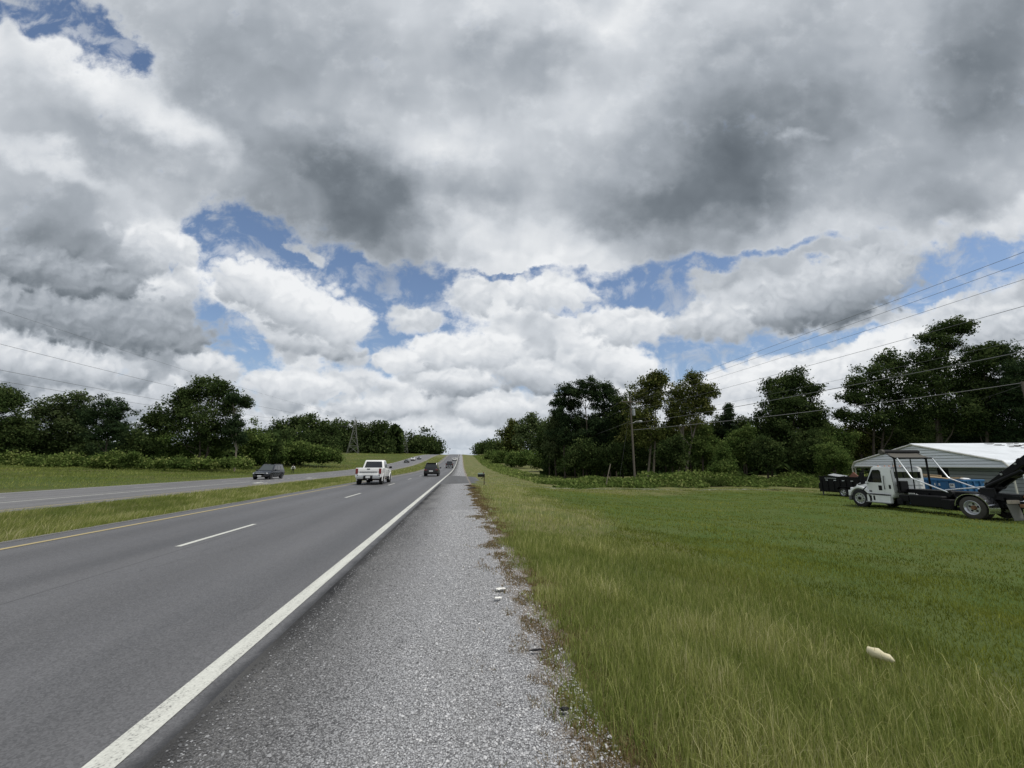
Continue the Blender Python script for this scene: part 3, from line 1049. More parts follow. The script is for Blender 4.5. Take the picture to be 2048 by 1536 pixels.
M_BARK = pmat('bark', (0.085, 0.072, 0.058), rough=.95, spec=.1, var=.45, vscale=3, bump=.8, bscale=9)
M_BARK_PALE = pmat('pale_bark', (0.20, 0.175, 0.14), rough=.95, spec=.1, var=.4, vscale=3, bump=.6, bscale=9)
LEAF = {
    'oak': leaf_material('oak_leaves', [(0, (0.0251, 0.0418, 0.0147)), (.5, (0.0544, 0.0838, 0.0272)), (1, (0.1214, 0.1549, 0.0544))]),
    'pale': leaf_material('pale_leaves', [(0, (0.0335, 0.0544, 0.0209)), (.5, (0.0838, 0.1173, 0.0460)), (1, (0.1780, 0.2092, 0.0941))]),
    'yellow': leaf_material('yellowing_leaves', [(0, (0.0335, 0.0460, 0.0125)), (.5, (0.0922, 0.1130, 0.0292)), (1, (0.2199, 0.2199, 0.0734))]),
    'pine': leaf_material('pine_needles', [(0, (0.0188, 0.0357, 0.0167)), (.5, (0.0377, 0.0627, 0.0272)), (1, (0.0795, 0.1130, 0.0460))]),
    'bush': leaf_material('bush_leaves', [(0, (0.0377, 0.0670, 0.0167)), (.5, (0.0962, 0.1465, 0.0399)), (1, (0.2092, 0.2615, 0.0795))]),
    'weed': leaf_material('weed_leaves', [(0, (0.0523, 0.0879, 0.0209)), (.5, (0.1382, 0.1967, 0.0503)), (1, (0.3034, 0.3349, 0.1151))]),
}


def sprays(C, S, T, elong=2.2, droop=0.0, flat=0.0):
    """diamond leaf sprays at points C with length S and tint T"""
    n = len(C)
    d = rng.normal(0, 1, (n, 3))
    d[:, 2] = d[:, 2] * (1 - flat) - droop
    d /= np.linalg.norm(d, axis=1)[:, None] + 1e-9
    e = rng.normal(0, 1, (n, 3))
    e -= d * (e * d).sum(1)[:, None]
    e /= np.linalg.norm(e, axis=1)[:, None] + 1e-9
    L = d * S[:, None] * .5
    Wd = e * S[:, None] * .5 / elong * 1.35
    nr = np.cross(d, e) * S[:, None] * .12
    V = np.stack([C - L * .8 + Wd * 1.25 + nr, C - L * .8 - Wd * 1.25 + nr, C + L * 1.2], 1).reshape(-1, 3)
    F = np.arange(3 * n).reshape(n, 3)
    return V, F, np.repeat(T, 3)


def crown_points(lobes, size, dens, kind):
    """lobes: (x, y, z, rx, ry, rz) in metres. returns spray centres, sizes, tints"""
    CC, SS, TT = [], [], []
    for (x, y, z, rx, ry, rz) in lobes:
        area = math.pi * rx * rz
        ncl = int(max(6, dens * area / (size * size) * 1.0))
        d = rng.normal(0, 1, (ncl, 3))
        d /= np.linalg.norm(d, axis=1)[:, None]
        rad = rng.uniform(.18, 1.0, ncl) ** .5 * rng.uniform(.82, 1.20, ncl)
        d[:, 2] = np.where(d[:, 2] < 0, d[:, 2] * .85, d[:, 2])
        cl = d * rad[:, None] * np.array([rx, ry, rz]) + np.array([x, y, z])
        m = {'pine': 22, 'bush': 20, 'weed': 16}.get(kind, 20)
        spread = size * {'pine': .95, 'bush': 1.3}.get(kind, 1.5)
        tn = np.clip(rng.normal(.42, .26, ncl) + .16 * d[:, 2], 0, 1)
        c = np.repeat(cl, m, 0) + rng.normal(0, spread, (ncl * m, 3)) * np.array([1, 1, .62])
        CC.append(c)
        SS.append(size * rng.uniform(.6, 1.35, ncl * m))
        TT.append(np.clip(np.repeat(tn, m) + rng.normal(0, .13, ncl * m), 0, 1))
    return np.concatenate(CC), np.concatenate(SS), np.concatenate(TT)


def tree(name, label, cat, base_px, D, lobes_px, kind='oak', group=None, dens=1.0, trunks=1, tr=None, bark=None, depth=.85, bare_twigs=0):
    """lobes are given as they are seen (column, row, half width, half height at D metres); each gets its own depth and thickness"""
    bx, by, bz = on_ground(base_px, D)
    root = thing(name, label, cat, (bx, by, bz), 0, group)
    m = D / 820.0
    hd = np.array([math.sin(YAW), math.cos(YAW)])
    lobes = []
    for (px, py, rx, rz) in lobes_px:
        off = rng.uniform(-.55, .55) * depth * max(rx * m, 1.0)
        X, Y, Z = at(px, py, D + off)
        lobes.append((X - bx, Y - by, Z - bz, rx * m, rx * m * depth * rng.uniform(.8, 1.1), rz * m))
    size = D * .0043 * {'pine': .95, 'bush': .85}.get(kind, 1.0)
    fine = []
    for l in lobes:                       # break each lobe into uneven boughs
        if kind in ('bush', 'weed') and not trunks:
            fine.append(l)
            continue
        for _ in range(10):
            o3 = rng.normal(0, .50, 3)
            q = rng.uniform(.26, .50)
            rr = q * (l[3] * l[5]) ** .5
            fine.append((l[0] + o3[0] * l[3], l[1] + o3[1] * l[4], l[2] + o3[2] * l[5] * 1.12, .5 * (q * l[3] + rr), q * l[4], .5 * (q * l[5] + rr) * rng.uniform(.8, 1.25)))
    if len(fine) > len(lobes):
        parts = [crown_points(fine, size, dens * .36, kind), crown_points([(l[0], l[1], l[2], l[3] * 1.06, l[4], l[5] * 1.06) for l in lobes], size, dens * .33, kind)]
        C, S, T = (np.concatenate(q) for q in zip(*parts))
    else:
        C, S, T = crown_points(fine, size, dens, kind)
    keep = C[:, 2] > .05
    V, F, tt = sprays(C[keep], S[keep], T[keep], elong={'pine': 3.0}.get(kind, 2.0), droop=.15)
    if trunks:
        top = max(lobes, key=lambda l: l[2])
        H = top[2] + top[5] * .3
        tr_ = tr or max(.12, H * .0095)
        mb = MB()
        for q in range(trunks):
            ox = (q - (trunks - 1) / 2) * .9
            tops = sorted(lobes, key=lambda l: -l[2])
            tgt = tops[min(q, len(tops) - 1)]
            sx, sy = rng.normal(0, .25, 2)
            pts = []
            for i in range(7):
                t = i / 6
                pts.append((ox * (1 - t) + tgt[0] * t ** 1.6 + sx * math.sin(t * 5) * .7, tgt[1] * t ** 1.6 + sy * math.sin(t * 4), -.1 + (tgt[2] + tgt[5] * .4 + .1) * t))
            mb.tube(pts, [tr_ * (1.25 - 1.1 * i / 6) for i in range(7)], 7)
            for j, l in enumerate(lobes):
                if trunks > 1 and j % trunks != q:
                    continue
                hh = max(.15, min(.8, (l[2] - l[5] * 1.1) / (H + .01) - .12))
                i0 = hh * 6
                a = Vector(pts[int(i0)]).lerp(Vector(pts[min(int(i0) + 1, 6)]), i0 - int(i0))
                b = Vector(l[:3])
                mid = a.lerp(b, .55) + Vector((0, 0, -.12 * (b - a).length))
                mb.tube([a, mid, b], [tr_ * .5, tr_ * .34, tr_ * .14], 5, cap=False)
                for _ in range(5):
                    e = b + Vector(rng.normal(0, .5, 3) * np.array(l[3:]))
                    mb.tube([mid.lerp(b, rng.uniform(.2, 1)), e], [tr_ * .17, tr_ * .05], 4, cap=False)
        for _ in range(bare_twigs):
            l = lobes[rng.integers(len(lobes))]
            b = Vector(l[:3])
            e = b + Vector((rng.normal(0, l[3] * .5), rng.normal(0, .5), l[5] * rng.uniform(1.3, 1.7)))
            mb.tube([b, b.lerp(e, .5) + Vector((.2, 0, 0)), e], [.07, .05, .03], 4)
        mb.build('trunk', bark or M_BARK, root, smooth=True)
    np_mesh('crown', V, F, LEAF[kind], 3, root, attrs={'tint': ('POINT', tt)})
    return root


def wood():
    GL = 'trees along the left edge of the field'
    GR = 'trees behind the lawn and the yard'
    tree('oak_tree', 'dark broad tree cut by the left edge of the picture', 'tree', 0, 80, [(-12, 830, 50, 45), (15, 800, 26, 24), (-30, 880, 60, 40), (32, 862, 28, 30), (-40, 800, 40, 30), (10, 890, 40, 30)], 'oak', GL, dens=.7)
    tree('airy_tree', 'pale airy tree with two tops near the left edge', 'tree', 122, 86, [(112, 815, 30, 22), (155, 800, 17, 20), (90, 855, 36, 32), (140, 855, 32, 34), (165, 838, 15, 20), (85, 825, 14, 16)], 'pale', GL, dens=.72)
    tree('pine_tree', 'round-headed pine between the airy tree and the tallest left tree', 'tree', 208, 80, [(212, 816, 32, 20), (238, 828, 18, 20), (198, 842, 26, 24), (224, 858, 24, 22), (190, 870, 18, 18), (240, 856, 13, 12)], 'pine', GL, dens=1.0)
    tree('broad_tree', 'tallest tree on the left with a broad ragged crown', 'tree', 405, 80, [(422, 786, 38, 28), (392, 778, 20, 20), (443, 780, 18, 18), (458, 815, 20, 26), (372, 812, 26, 26), (415, 835, 46, 32), (345, 822, 28, 24), (318, 852, 27, 26), (355, 868, 42, 32), (428, 875, 48, 36), (303, 838, 10, 9), (365, 790, 10, 12)], 'oak', GL, dens=.60, trunks=2)
    tree('leaning_pine', 'slim leaning tree with bare trunk beside the tallest left tree', 'tree', 470, 78, [(480, 799, 17, 10), (492, 806, 8, 7), (466, 795, 9, 7), (478, 845, 10, 9), (462, 858, 14, 18), (480, 875, 15, 16)], 'pine', GL, dens=.8, bark=M_BARK_PALE)
    for (px, py, rx, rz, D, kd, lab) in ((60, 893, 52, 30, 92, 'oak', 'low dark tree under the airy tree at left'), (262, 878, 26, 26, 92, 'pine', 'small dark tree in the gap right of the round-headed pine'),
                                          (150, 898, 48, 26, 88, 'oak', 'low spreading tree below the round-headed pine'), (215, 902, 40, 24, 90, 'pine', 'dark low conifer in front of the round-headed pine trunk'),
                                          (292, 895, 34, 30, 90, 'oak', 'dark low tree left of the tallest left tree'), (505, 880, 26, 24, 92, 'bush', 'mid green tree right of the leaning slim tree'),
                                          (532, 886, 26, 26, 98, 'oak', 'dark low tree before the domed tree'), (385, 905, 50, 22, 84, 'bush', 'green low tree at the foot of the tallest left tree')):
        tree('low_tree', lab, 'tree', px, D, [(px, py, rx, rz), (px - rx * .45, py + 8, rx * .6, rz * .8), (px + rx * .5, py + 10, rx * .6, rz * .75), (px, py + 18, rx * .9, rz * .7)], kd, GL)
    tree('domed_tree', 'domed tree topping the wood left of the pylons', 'tree', 600, 128, [(600, 850, 36, 18), (562, 864, 26, 17), (640, 864, 30, 18), (600, 880, 60, 26), (548, 885, 20, 18), (570, 900, 40, 18), (640, 898, 40, 20)], 'oak', GL)
    for (px, top, rx, lab) in ((655, 845, 20, 'dark tree just left of the nearer pylon'), (690, 849, 20, 'dark tree directly behind the nearer pylon'), (724, 847, 20, 'dark tree just right of the nearer pylon'), (760, 844, 17, 'last tall dark tree at the right end of the left wood')):
        tree('wood_tree', lab, 'tree', px, 315, [(px, top + 14, rx * .8, 14), (px - 8, top + 30, rx, 18), (px + 6, top + 42, rx, 18), (px, top + 56, rx * 1.1, 18)], 'oak', GL)
    for (px, py, rx, rz, D, lab) in ((548, 906, 22, 18, 108, 'rounded green bush behind the dark car'), (588, 902, 28, 22, 112, 'rounded green bush behind the walking person'), (628, 906, 28, 18, 118, 'rounded green bush left of the nearer pylon foot'), (660, 910, 22, 13, 122, 'small green bush beside the nearer pylon foot')):
        tree('rounded_bush', lab, 'bush', px, D, [(px, py, rx, rz), (px - rx * .5, py + 6, rx * .6, rz * .7), (px + rx * .5, py + 6, rx * .6, rz * .7)], 'bush', 'rounded bushes before the left wood', trunks=0)
    for (px, py, rx, rz, D, lab) in ((792, 888, 15, 13, 475, 'far dark tree left of the farther pylon'), (822, 888, 17, 13, 480, 'far dark tree right of the farther pylon'), (846, 884, 14, 19, 490, 'taller far tree by the crest of the road'), (864, 890, 14, 17, 485, 'far tree closest to the road at the crest')):
        tree('far_tree', lab, 'tree', px, D, [(px, py, rx, rz), (px - 3, py + 8, rx, rz * .7), (px + 2, py + 12, rx * 1.1, rz * .6)], 'oak', 'far trees near the crest')
    # right-hand side
    for (px, py, rx, rz, D, lab) in ((962, 899, 10, 7, 390, 'far low tree right of the road crest'), (978, 894, 14, 13, 330, 'far rounded tree right of the road crest'), (998, 892, 17, 16, 290, 'far dark tree behind the farthest utility pole')):
        tree('far_tree', lab, 'tree', px, D, [(px, py, rx, rz), (px + 3, py + 8, rx, rz * .7)], 'oak', 'far trees near the crest')
    tree('slim_tree', 'slim yellowish tree between the two far utility poles', 'tree', 1026, 200, [(1025, 858, 12, 15), (1022, 872, 15, 14), (1030, 886, 16, 16), (1026, 900, 18, 14)], 'yellow', GR)
    tree('far_oak', 'two-topped tree just behind the middle utility pole', 'tree', 1066, 168, [(1060, 846, 14, 15), (1050, 864, 13, 17), (1082, 862, 18, 16), (1066, 882, 28, 22), (1085, 890, 18, 18)], 'pale', GR)
    tree('pine_tree', 'left pine of the three pines by the tall utility pole', 'tree', 1130, 72, [(1136, 782, 24, 17), (1122, 800, 16, 16), (1148, 808, 20, 15), (1118, 828, 14, 14), (1140, 842, 22, 18), (1128, 872, 26, 20)], 'pine', GR, dens=1.25)
    tree('pine_tree', 'middle and tallest pine of the three with visible trunk', 'tree', 1172, 70, [(1172, 768, 20, 11), (1160, 785, 15, 12), (1186, 784, 14, 12), (1160, 840, 16, 16), (1184, 845, 18, 18), (1172, 875, 24, 20)], 'pine', GR, dens=1.2)
    tree('pine_tree', 'right pine of the three pines', 'tree', 1208, 71, [(1210, 776, 20, 14), (1222, 792, 14, 14), (1198, 800, 15, 15), (1214, 822, 20, 18), (1200, 852, 22, 20), (1212, 880, 22, 20)], 'pine', GR, dens=1.25)
    tree('feathery_tree', 'feathery low tree left of the three pines', 'tree', 1112, 76, [(1112, 840, 12, 10), (1110, 860, 17, 16), (1115, 882, 22, 18), (1110, 900, 24, 14)], 'pale', GR)
    tree('broad_tree', 'rounded tree directly behind the tall utility pole', 'tree', 1245, 68, [(1246, 806, 15, 16), (1240, 832, 20, 20), (1250, 862, 22, 24), (1244, 890, 24, 18)], 'oak', GR)
    tree('yellowing_tree', 'yellowing ragged tree just right of the tall utility pole', 'tree', 1298, 60, [(1296, 772, 22, 16), (1280, 795, 18, 17), (1312, 798, 18, 18), (1322, 762, 12, 13), (1288, 832, 26, 22), (1312, 756, 9, 9), (1300, 868, 28, 18)], 'yellow', GR, dens=.95, trunks=2, bare_twigs=2, bark=M_BARK_PALE)
    tree('ragged_tree', 'ragged tall tree with thin forked trunks right of the yellowing tree', 'tree', 1368, 60, [(1386, 758, 13, 16), (1364, 786, 20, 17), (1398, 786, 16, 18), (1420, 783, 11, 13), (1378, 820, 30, 20), (1345, 812, 17, 18), (1412, 815, 14, 14), (1352, 842, 18, 15)], 'yellow', GR, dens=.95, trunks=3, bark=M_BARK_PALE)
    tree('spruce_tree', 'small pointed spruce between the ragged tree and the next tall one', 'tree', 1457, 66, [(1457, 818, 5, 10), (1457, 832, 9, 10), (1457, 846, 12, 11), (1457, 862, 15, 12), (1457, 880, 18, 14)], 'pine', GR)
    tree('cedar_bush', 'pointed green cedar in front of the tall weeds', 'bush', 1446, 48.5, [(1446, 892, 7, 9), (1446, 905, 13, 11), (1446, 919, 19, 13), (1446, 933, 23, 12)], 'bush', None, dens=1.2, trunks=0)
    tree('oak_tree', 'tall dark tree with a square crown left of the white metal garage', 'tree', 1588, 58, [(1592, 763, 20, 18), (1552, 780, 18, 22), (1572, 772, 17, 18), (1622, 782, 16, 16), (1588, 812, 40, 26), (1622, 828, 22, 26), (1552, 830, 28, 30), (1600, 862, 44, 28), (1570, 895, 40, 22)], 'oak', GR, dens=1.3, bare_twigs=1)
    tree('oak_tree', 'wide tree with a rounded head above the garage gable', 'tree', 1755, 54, [(1776, 722, 24, 18), (1752, 745, 26, 20), (1798, 745, 20, 20), (1712, 770, 22, 13), (1702, 795, 18, 14), (1735, 798, 28, 20), (1785, 785, 34, 28), (1690, 828, 16, 9), (1745, 838, 38, 20), (1795, 830, 36, 28)], 'oak', GR, dens=.85, trunks=2)
    tree('oak_tree', 'tallest tree on the right with a lone high crown over the garage roof', 'tree', 1885, 50, [(1882, 660, 22, 13), (1906, 656, 22, 13), (1866, 676, 15, 12), (1934, 656, 17, 10), (1895, 690, 24, 15), (1842, 716, 18, 16), (1880, 725, 30, 20), (1850, 752, 32, 24), (1900, 765, 40, 30), (1860, 810, 42, 36), (1920, 820, 45, 38)], 'oak', GR, dens=.85, trunks=2)
    tree('oak_tree', 'spreading tree right of the lone high crown above the garage', 'tree', 1968, 48, [(1950, 702, 20, 13), (1985, 700, 20, 14), (2004, 712, 13, 14), (1965, 728, 30, 18), (1950, 770, 36, 30), (1985, 790, 46, 38), (1950, 840, 50, 34)], 'oak', GR, dens=.95)
    tree('dark_tree', 'near black dense tree by the right edge behind the service pole', 'tree', 2050, 46, [(2030, 745, 30, 26), (2070, 740, 50, 34), (2020, 800, 44, 40), (2075, 810, 60, 50), (2030, 858, 50, 36), (2100, 780, 60, 60)], 'pine', GR, dens=1.25)
    low = ((1098, 868, 20, 26, 84, 'oak', 'dark tree filling the gap left of the three pines'), (1150, 862, 26, 30, 78, 'pine', 'dark tree filling behind the left and middle pines'), (1192, 868, 26, 30, 77, 'oak', 'dark tree filling behind the middle and right pines'),
           (1232, 858, 20, 30, 74, 'oak', 'dark tree filling left of the tall utility pole'), (1272, 858, 22, 30, 66, 'yellow', 'yellowish lower tree directly right of the tall utility pole'), (1330, 866, 18, 24, 68, 'oak', 'dark tree in the gap between the yellowing and the ragged tree'),
           (1384, 862, 30, 26, 64, 'yellow', 'yellowish lower tree right of the forked trunks'), (1432, 862, 20, 24, 68, 'oak', 'dark tree left of the small pointed spruce'), (1486, 862, 20, 22, 66, 'oak', 'dark tree right of the small pointed spruce'),
           (1540, 862, 26, 34, 62, 'oak', 'dark tree filling left under the square crown'), (1640, 862, 26, 32, 62, 'oak', 'dark tree filling right under the square crown'), (1850, 860, 40, 34, 58, 'oak', 'dark tree filling below the lone high crown'), (1940, 850, 44, 40, 56, 'pine', 'near black tree filling below the spreading tree'),
           (1268, 905, 24, 22, 62, 'oak', 'dark low tree just right of the tall utility pole foot'), (1345, 900, 26, 22, 56, 'oak', 'dark bushy tree under the forked trunks'), (1402, 886, 26, 26, 60, 'bush', 'green low tree left of the pointed cedar'),
           (1486, 884, 28, 26, 56, 'bush', 'green low tree right of the pointed cedar'), (1530, 900, 24, 26, 53, 'oak', 'dark low tree under the square crown, left part'), (1625, 905, 30, 24, 53, 'oak', 'dark low tree under the square crown, right part'),
           (1672, 880, 30, 26, 54, 'bush', 'olive low tree left of the garage, beside the dump trailer'), (1722, 874, 28, 26, 56, 'yellow', 'olive low tree directly behind the left garage eave'), (1665, 912, 26, 20, 50, 'bush', 'low bush behind the black dump trailer'),
           (1772, 872, 30, 24, 56, 'oak', 'dark low tree behind the garage ridge, left end'), (1835, 876, 34, 24, 56, 'oak', 'dark low tree behind the garage ridge, middle'), (1905, 874, 36, 26, 56, 'pine', 'dark low tree behind the garage roof, right of the ridge middle'),
           (1975, 872, 36, 26, 54, 'pine', 'dark low tree behind the garage roof near the right edge'), (1165, 905, 30, 20, 66, 'oak', 'dark low tree below the three pines'), (1222, 908, 26, 18, 64, 'oak', 'dark low tree left of the tall utility pole foot'))
    for (px, py, rx, rz, D, kd, lab) in low:
        tree('low_tree', lab, 'tree', px, D, [(px, py, rx, rz), (px - rx * .5, py + 9, rx * .6, rz * .8), (px + rx * .5, py + 8, rx * .6, rz * .8), (px, py + 20, rx, rz * .8)], kd, GR, dens=1.05)
    for (px, py, rx, rz, D, lab) in ((984, 912, 12, 10, 230, 'far green bush at the left end of the right-hand bushes'), (1004, 914, 16, 13, 190, 'green bush left of the middle utility pole'), (1030, 918, 17, 14, 150, 'rounded green bush before the slim yellowish tree'),
                                     (1050, 915, 14, 14, 140, 'green bush hugging the middle utility pole'), (1082, 918, 20, 18, 115, 'big rounded green bush right of the middle utility pole'), (1108, 922, 20, 16, 96, 'rounded green bush before the feathery tree'),
                                     (1142, 928, 24, 14, 82, 'low dark bush before the left pine'), (1185, 930, 24, 12, 76, 'low dark bush before the middle pine'), (1228, 930, 22, 12, 68, 'low dark bush before the right pine')):
        tree('roadside_bush', lab, 'bush', px, D, [(px, py, rx, rz), (px - rx * .5, py + 6, rx * .6, rz * .7), (px + rx * .5, py + 5, rx * .6, rz * .7)], 'bush', 'bushes lining the right verge', trunks=0, dens=1.5)
    # shrubs along the back of the left field
    r2 = random.Random(5)
    sh = [(-14, 'leftmost shrub of the field edge row'), (22, 'wide shrub below the left edge tree'), (52, 'low shrub in the left field edge row below the airy tree'), (80, 'shrub under the left half of the airy tree'), (110, 'rounded shrub under the middle of the airy tree'),
          (142, 'tallest shrub, standing forward in the field edge row'), (172, 'shrub right of the tallest field edge shrub'), (202, 'shrub below the round-headed pine'), (232, 'bushy shrub right of the round-headed pine'),
          (262, 'shrub in the gap between the pine and the tallest left tree'), (292, 'small shrub left of the tallest left tree'), (325, 'shrub under the left arm of the tallest left tree'), (358, 'small shrub under the tallest left tree'),
          (392, 'shrub at the foot of the tallest left tree'), (425, 'shrub under the right arm of the tallest left tree'), (458, 'low shrub under the leaning slim tree'), (488, 'last small shrub before the dark car')]
    for i, (px, lab) in enumerate(sh):
        D = 76 - i * .15 + r2.uniform(-3, 3)
        rz = r2.uniform(11, 16) * (1.25 if px == 142 else 1) * (.7 if px > 280 else 1)
        py = 936 - rz * .9 - (2 if px > 200 else 0)
        rx = r2.uniform(15, 20)
        tree('field_shrub', lab, 'bush', px, D, [(px, py, rx, rz), (px - rx * .5, py + rz * .4, rx * .6, rz * .6), (px + rx * .5, py + rz * .4, rx * .6, rz * .6), (px + r2.uniform(-5, 5), py - rz * .6, rx * .3, rz * .5)], 'weed' if i % 3 else 'bush', 'shrubs along the back of the left field', trunks=0)


def backwoods():
    """the wood behind the front trees reads as one dark mass"""
    for (nm, lab, p0, p1, D, top, D2) in (('woodland', 'dark mass of woodland behind the front trees on the right', 1085, 2150, 84, 872, 100), ('woodland', 'dark mass of woodland behind the front trees on the left', -60, 560, 112, 884, 128), ('woodland', 'dark far woodland along the left bank', 560, 800, 330, 874, 350)):
        n = 15000
        px = rng.uniform(p0, p1, n)
        Ds = rng.uniform(D, D2, n)
        bx = [on_ground(a, b) for a, b in zip(px, Ds)]
        B = np.array(bx)
        u = (px - 1024) / FPX
        topz = EYE + (928 - top + 14 * np.sin(px * .05) + 9 * np.sin(px * .13)) * Ds / 837
        t = rng.random(n) ** 1.15
        C = np.stack([B[:, 0], B[:, 1], B[:, 2] + (topz - B[:, 2]) * t], -1)
        V, F, tt = sprays(C, D * .014 * rng.uniform(.6, 1.4, n), np.clip(rng.normal(.3, .2, n), 0, 1), 1.6)
        tag(np_mesh(nm, V, F, LEAF['oak'], 3, attrs={'tint': ('POINT', tt)}), lab, 'woodland', kind='stuff')


def tall_weeds():
    n = 30000
    Y = 40.5 + 11 * rng.random(n) ** 1.2
    X = 8 + 44 * rng.random(n)
    ph = smooth_noise(X, Y, 3.0, 61)
    front = 42.0 + .09 * (X - 8) + 1.2 * np.sin(X * .9) - np.clip(X - 30, 0, 30) * .22
    ok = (Y > front) & (X > 12 + 3 * np.sin(Y))
    X, Y, ph = X[ok], Y[ok], ph[ok]
    h = (.45 + 1.4 * ph) * np.clip((Y - front[ok]) / 2.2, .25, 1) * np.clip((X - 10) / 8, .35, 1)
    C = np.stack([X, Y, terr(X, Y) + h * rng.random(len(X)) ** .6], -1)
    V, F, tt = sprays(C, .30 * rng.uniform(.6, 1.5, len(X)), np.clip(rng.normal(.45, .22, len(X)) + .15 * (ph - .5), 0, 1), 2.4, droop=-.3)
    tag(np_mesh('tall_weeds', V, F, LEAF['weed'], 3, attrs={'tint': ('POINT', tt)}), 'band of waist-high weeds behind the mown lawn', 'weeds', kind='stuff')
    n = 9000                                                            # rough growth on the slope right of the climbing road
    Y = 50 + 260 * rng.random(n) ** 1.3
    X = 9 + 8 * rng.random(n)
    ph = smooth_noise(X, Y, 5.0, 62)
    C = np.stack([X, Y, terr(X, Y) + .1 + .5 * ph * rng.random(n)], -1)
    V, F, tt = sprays(C, (.2 + Y * .0018) * rng.uniform(.6, 1.4, n), np.clip(rng.normal(.6, .2, n), 0, 1), 2.4, droop=-.3)
    tag(np_mesh('rough_verge', V, F, LEAF['weed'], 3, attrs={'tint': ('POINT', tt)}), 'rough growth on the slope below the right-hand bushes', 'weeds', kind='stuff')


wood()
backwoods()
tall_weeds()


# ---------------------------------------------------------------- shared materials for built things
M_WOODPOLE = pmat('weathered_pole', (0.135, 0.118, 0.098), rough=.95, spec=.1, var=.35, vscale=2.5, bump=.5, bscale=25)
M_GALV = pmat('galvanised_steel', (0.36, 0.37, 0.36), rough=.55, metal=.5, var=.2, vscale=3)
M_PYLON = pmat('pylon_steel', (0.22, 0.22, 0.20), rough=.7, metal=.2, var=.15)
M_WIRE = pmat('wire', (0.17, 0.17, 0.175), rough=.7, spec=.3)
M_CERAMIC = pmat('insulator_grey', (0.32, 0.33, 0.34), rough=.35)
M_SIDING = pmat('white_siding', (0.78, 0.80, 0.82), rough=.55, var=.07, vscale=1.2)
M_SIDING_SHADE = pmat('shaded_siding', (0.36, 0.375, 0.37), rough=.6, var=.12, vscale=1.2)  # siding darkened in its colour for the shade under the gable
M_ROOF = pmat('white_roof_sheet', (0.80, 0.83, 0.86), rough=.38, var=.05, vscale=.8)
M_TRIM = pmat('cream_trim', (0.56, 0.54, 0.47), rough=.5, var=.1)
M_DARK = pmat('dark_opening', (0.012, 0.012, 0.012), rough=.9)
M_BLACK = pmat('black_metal', (0.007, 0.007, 0.008), rough=.55, spec=.22, var=.4, vscale=5)
M_BLACKMATT = pmat('black_rubber', (0.020, 0.020, 0.021), rough=.85, spec=.25, var=.4, vscale=8)
M_TYRE = pmat('tyre_rubber', (0.030, 0.030, 0.030), rough=.9, spec=.2, var=.4, vscale=6, bump=.5, bscale=30)
M_TYRE_DUST = pmat('dusty_tyre', (0.075, 0.070, 0.062), rough=.95, spec=.1, var=.4, vscale=5, bump=.5, bscale=25)
M_RIM = pmat('alloy_rim', (0.55, 0.56, 0.58), rough=.35, metal=.75, var=.15)
M_CHROME = pmat('polished_metal', (0.62, 0.63, 0.65), rough=.18, metal=.95)
M_RUST = pmat('rusty_metal', (0.20, 0.10, 0.05), rough=.9, var=.6, vscale=9)
M_GREYPLASTIC = pmat('grey_plastic', (0.10, 0.10, 0.10), rough=.6, var=.2)


def glass_mat(name, col, rough=.06):
    m_, k, p = bare(name)
    p.inputs['Base Color'].default_value = (*col, 1)
    p.inputs['Roughness'].default_value = rough
    p.inputs['Specular IOR Level'].default_value = .6
    p.inputs['Coat Weight'].default_value = .4
    p.inputs['Coat Roughness'].default_value = .03
    return m_


M_GLASS = glass_mat('tinted_glass', (0.010, 0.012, 0.013))
M_RED = glass_mat('red_lens', (0.16, 0.008, 0.008), .2)
M_LENS = glass_mat('clear_lens', (0.55, 0.56, 0.58), .12)
M_PLATE = pmat('number_plate', (0.62, 0.63, 0.62), rough=.5, var=.2, vscale=30)


# ---------------------------------------------------------------- utility poles along the right side
def utility_pole(px, D, height, label, r=.15, transformer=False, light=False, arm=1.25, lean=0.0):
    x, y, z = on_ground(px, D)
    root = thing('utility_pole', label, 'utility pole', (x, y, z), 0, 'wooden utility poles on the right')
    MB().tube([(lean, 0, -.3), (lean * .5, 0, height * .5), (0, 0, height)], [r * 1.15, r, r * .75], 10).build('shaft', M_WOODPOLE, root, smooth=True)
    if arm:
        MB().box((0, -.17, height - .55), (arm * 2, .10, .12)).build('crossarm', M_WOODPOLE, root, bevel=.01)
        for s in (-arm + .08, arm - .08, arm * .35):
            MB().lathe([(0, 0), (0, .03), (.05, .03), (.06, .07), (.10, .07), (.11, .05), (.16, .06), (.19, .03), (.19, 0)], 10, 'Z', (s, -.17, height - .49)).build('insulator', M_CERAMIC, root, smooth=True)
        for s in (-1, 1):
            MB().tube([(s * arm * .6, -.17, height - .58), (0, -.16, height - 1.25)], .02, 5).build('arm_brace', M_GALV, root)
    if transformer:
        mb = MB().lathe([(-.42, 0), (-.42, .19), (.36, .19), (.42, .14), (.42, 0)], 14, 'Z', (.34, -.05, height - 1.9))
        mb.box((.17, -.05, height - 1.9), (.16, .08, .4))
        mb.lathe([(0, 0), (0, .035), (.22, .025), (.22, 0)], 8, 'Z', (.34, -.05, height - 1.48))
        mb.build('transformer', M_CERAMIC, root, smooth=True)
        MB().box((.05, -.2, height - 1.15), (.10, .12, .5)).build('fuse_cutout', M_CERAMIC, root, bevel=.02)
    if light:
        MB().tube([(.1, -.1, height - 3.3), (.6, -.1, height - 3.05), (1.05, -.1, height - 3.02)], .03, 6).build('lamp_arm', M_GALV, root, smooth=True)
        MB().lathe([(0, 0), (0, .10), (.10, .16), (.34, .13), (.40, .06), (.40, 0)], 12, 'X', (1.0, -.1, height - 3.08)).build('lamp_head', M_CERAMIC, root, smooth=True)
    return root


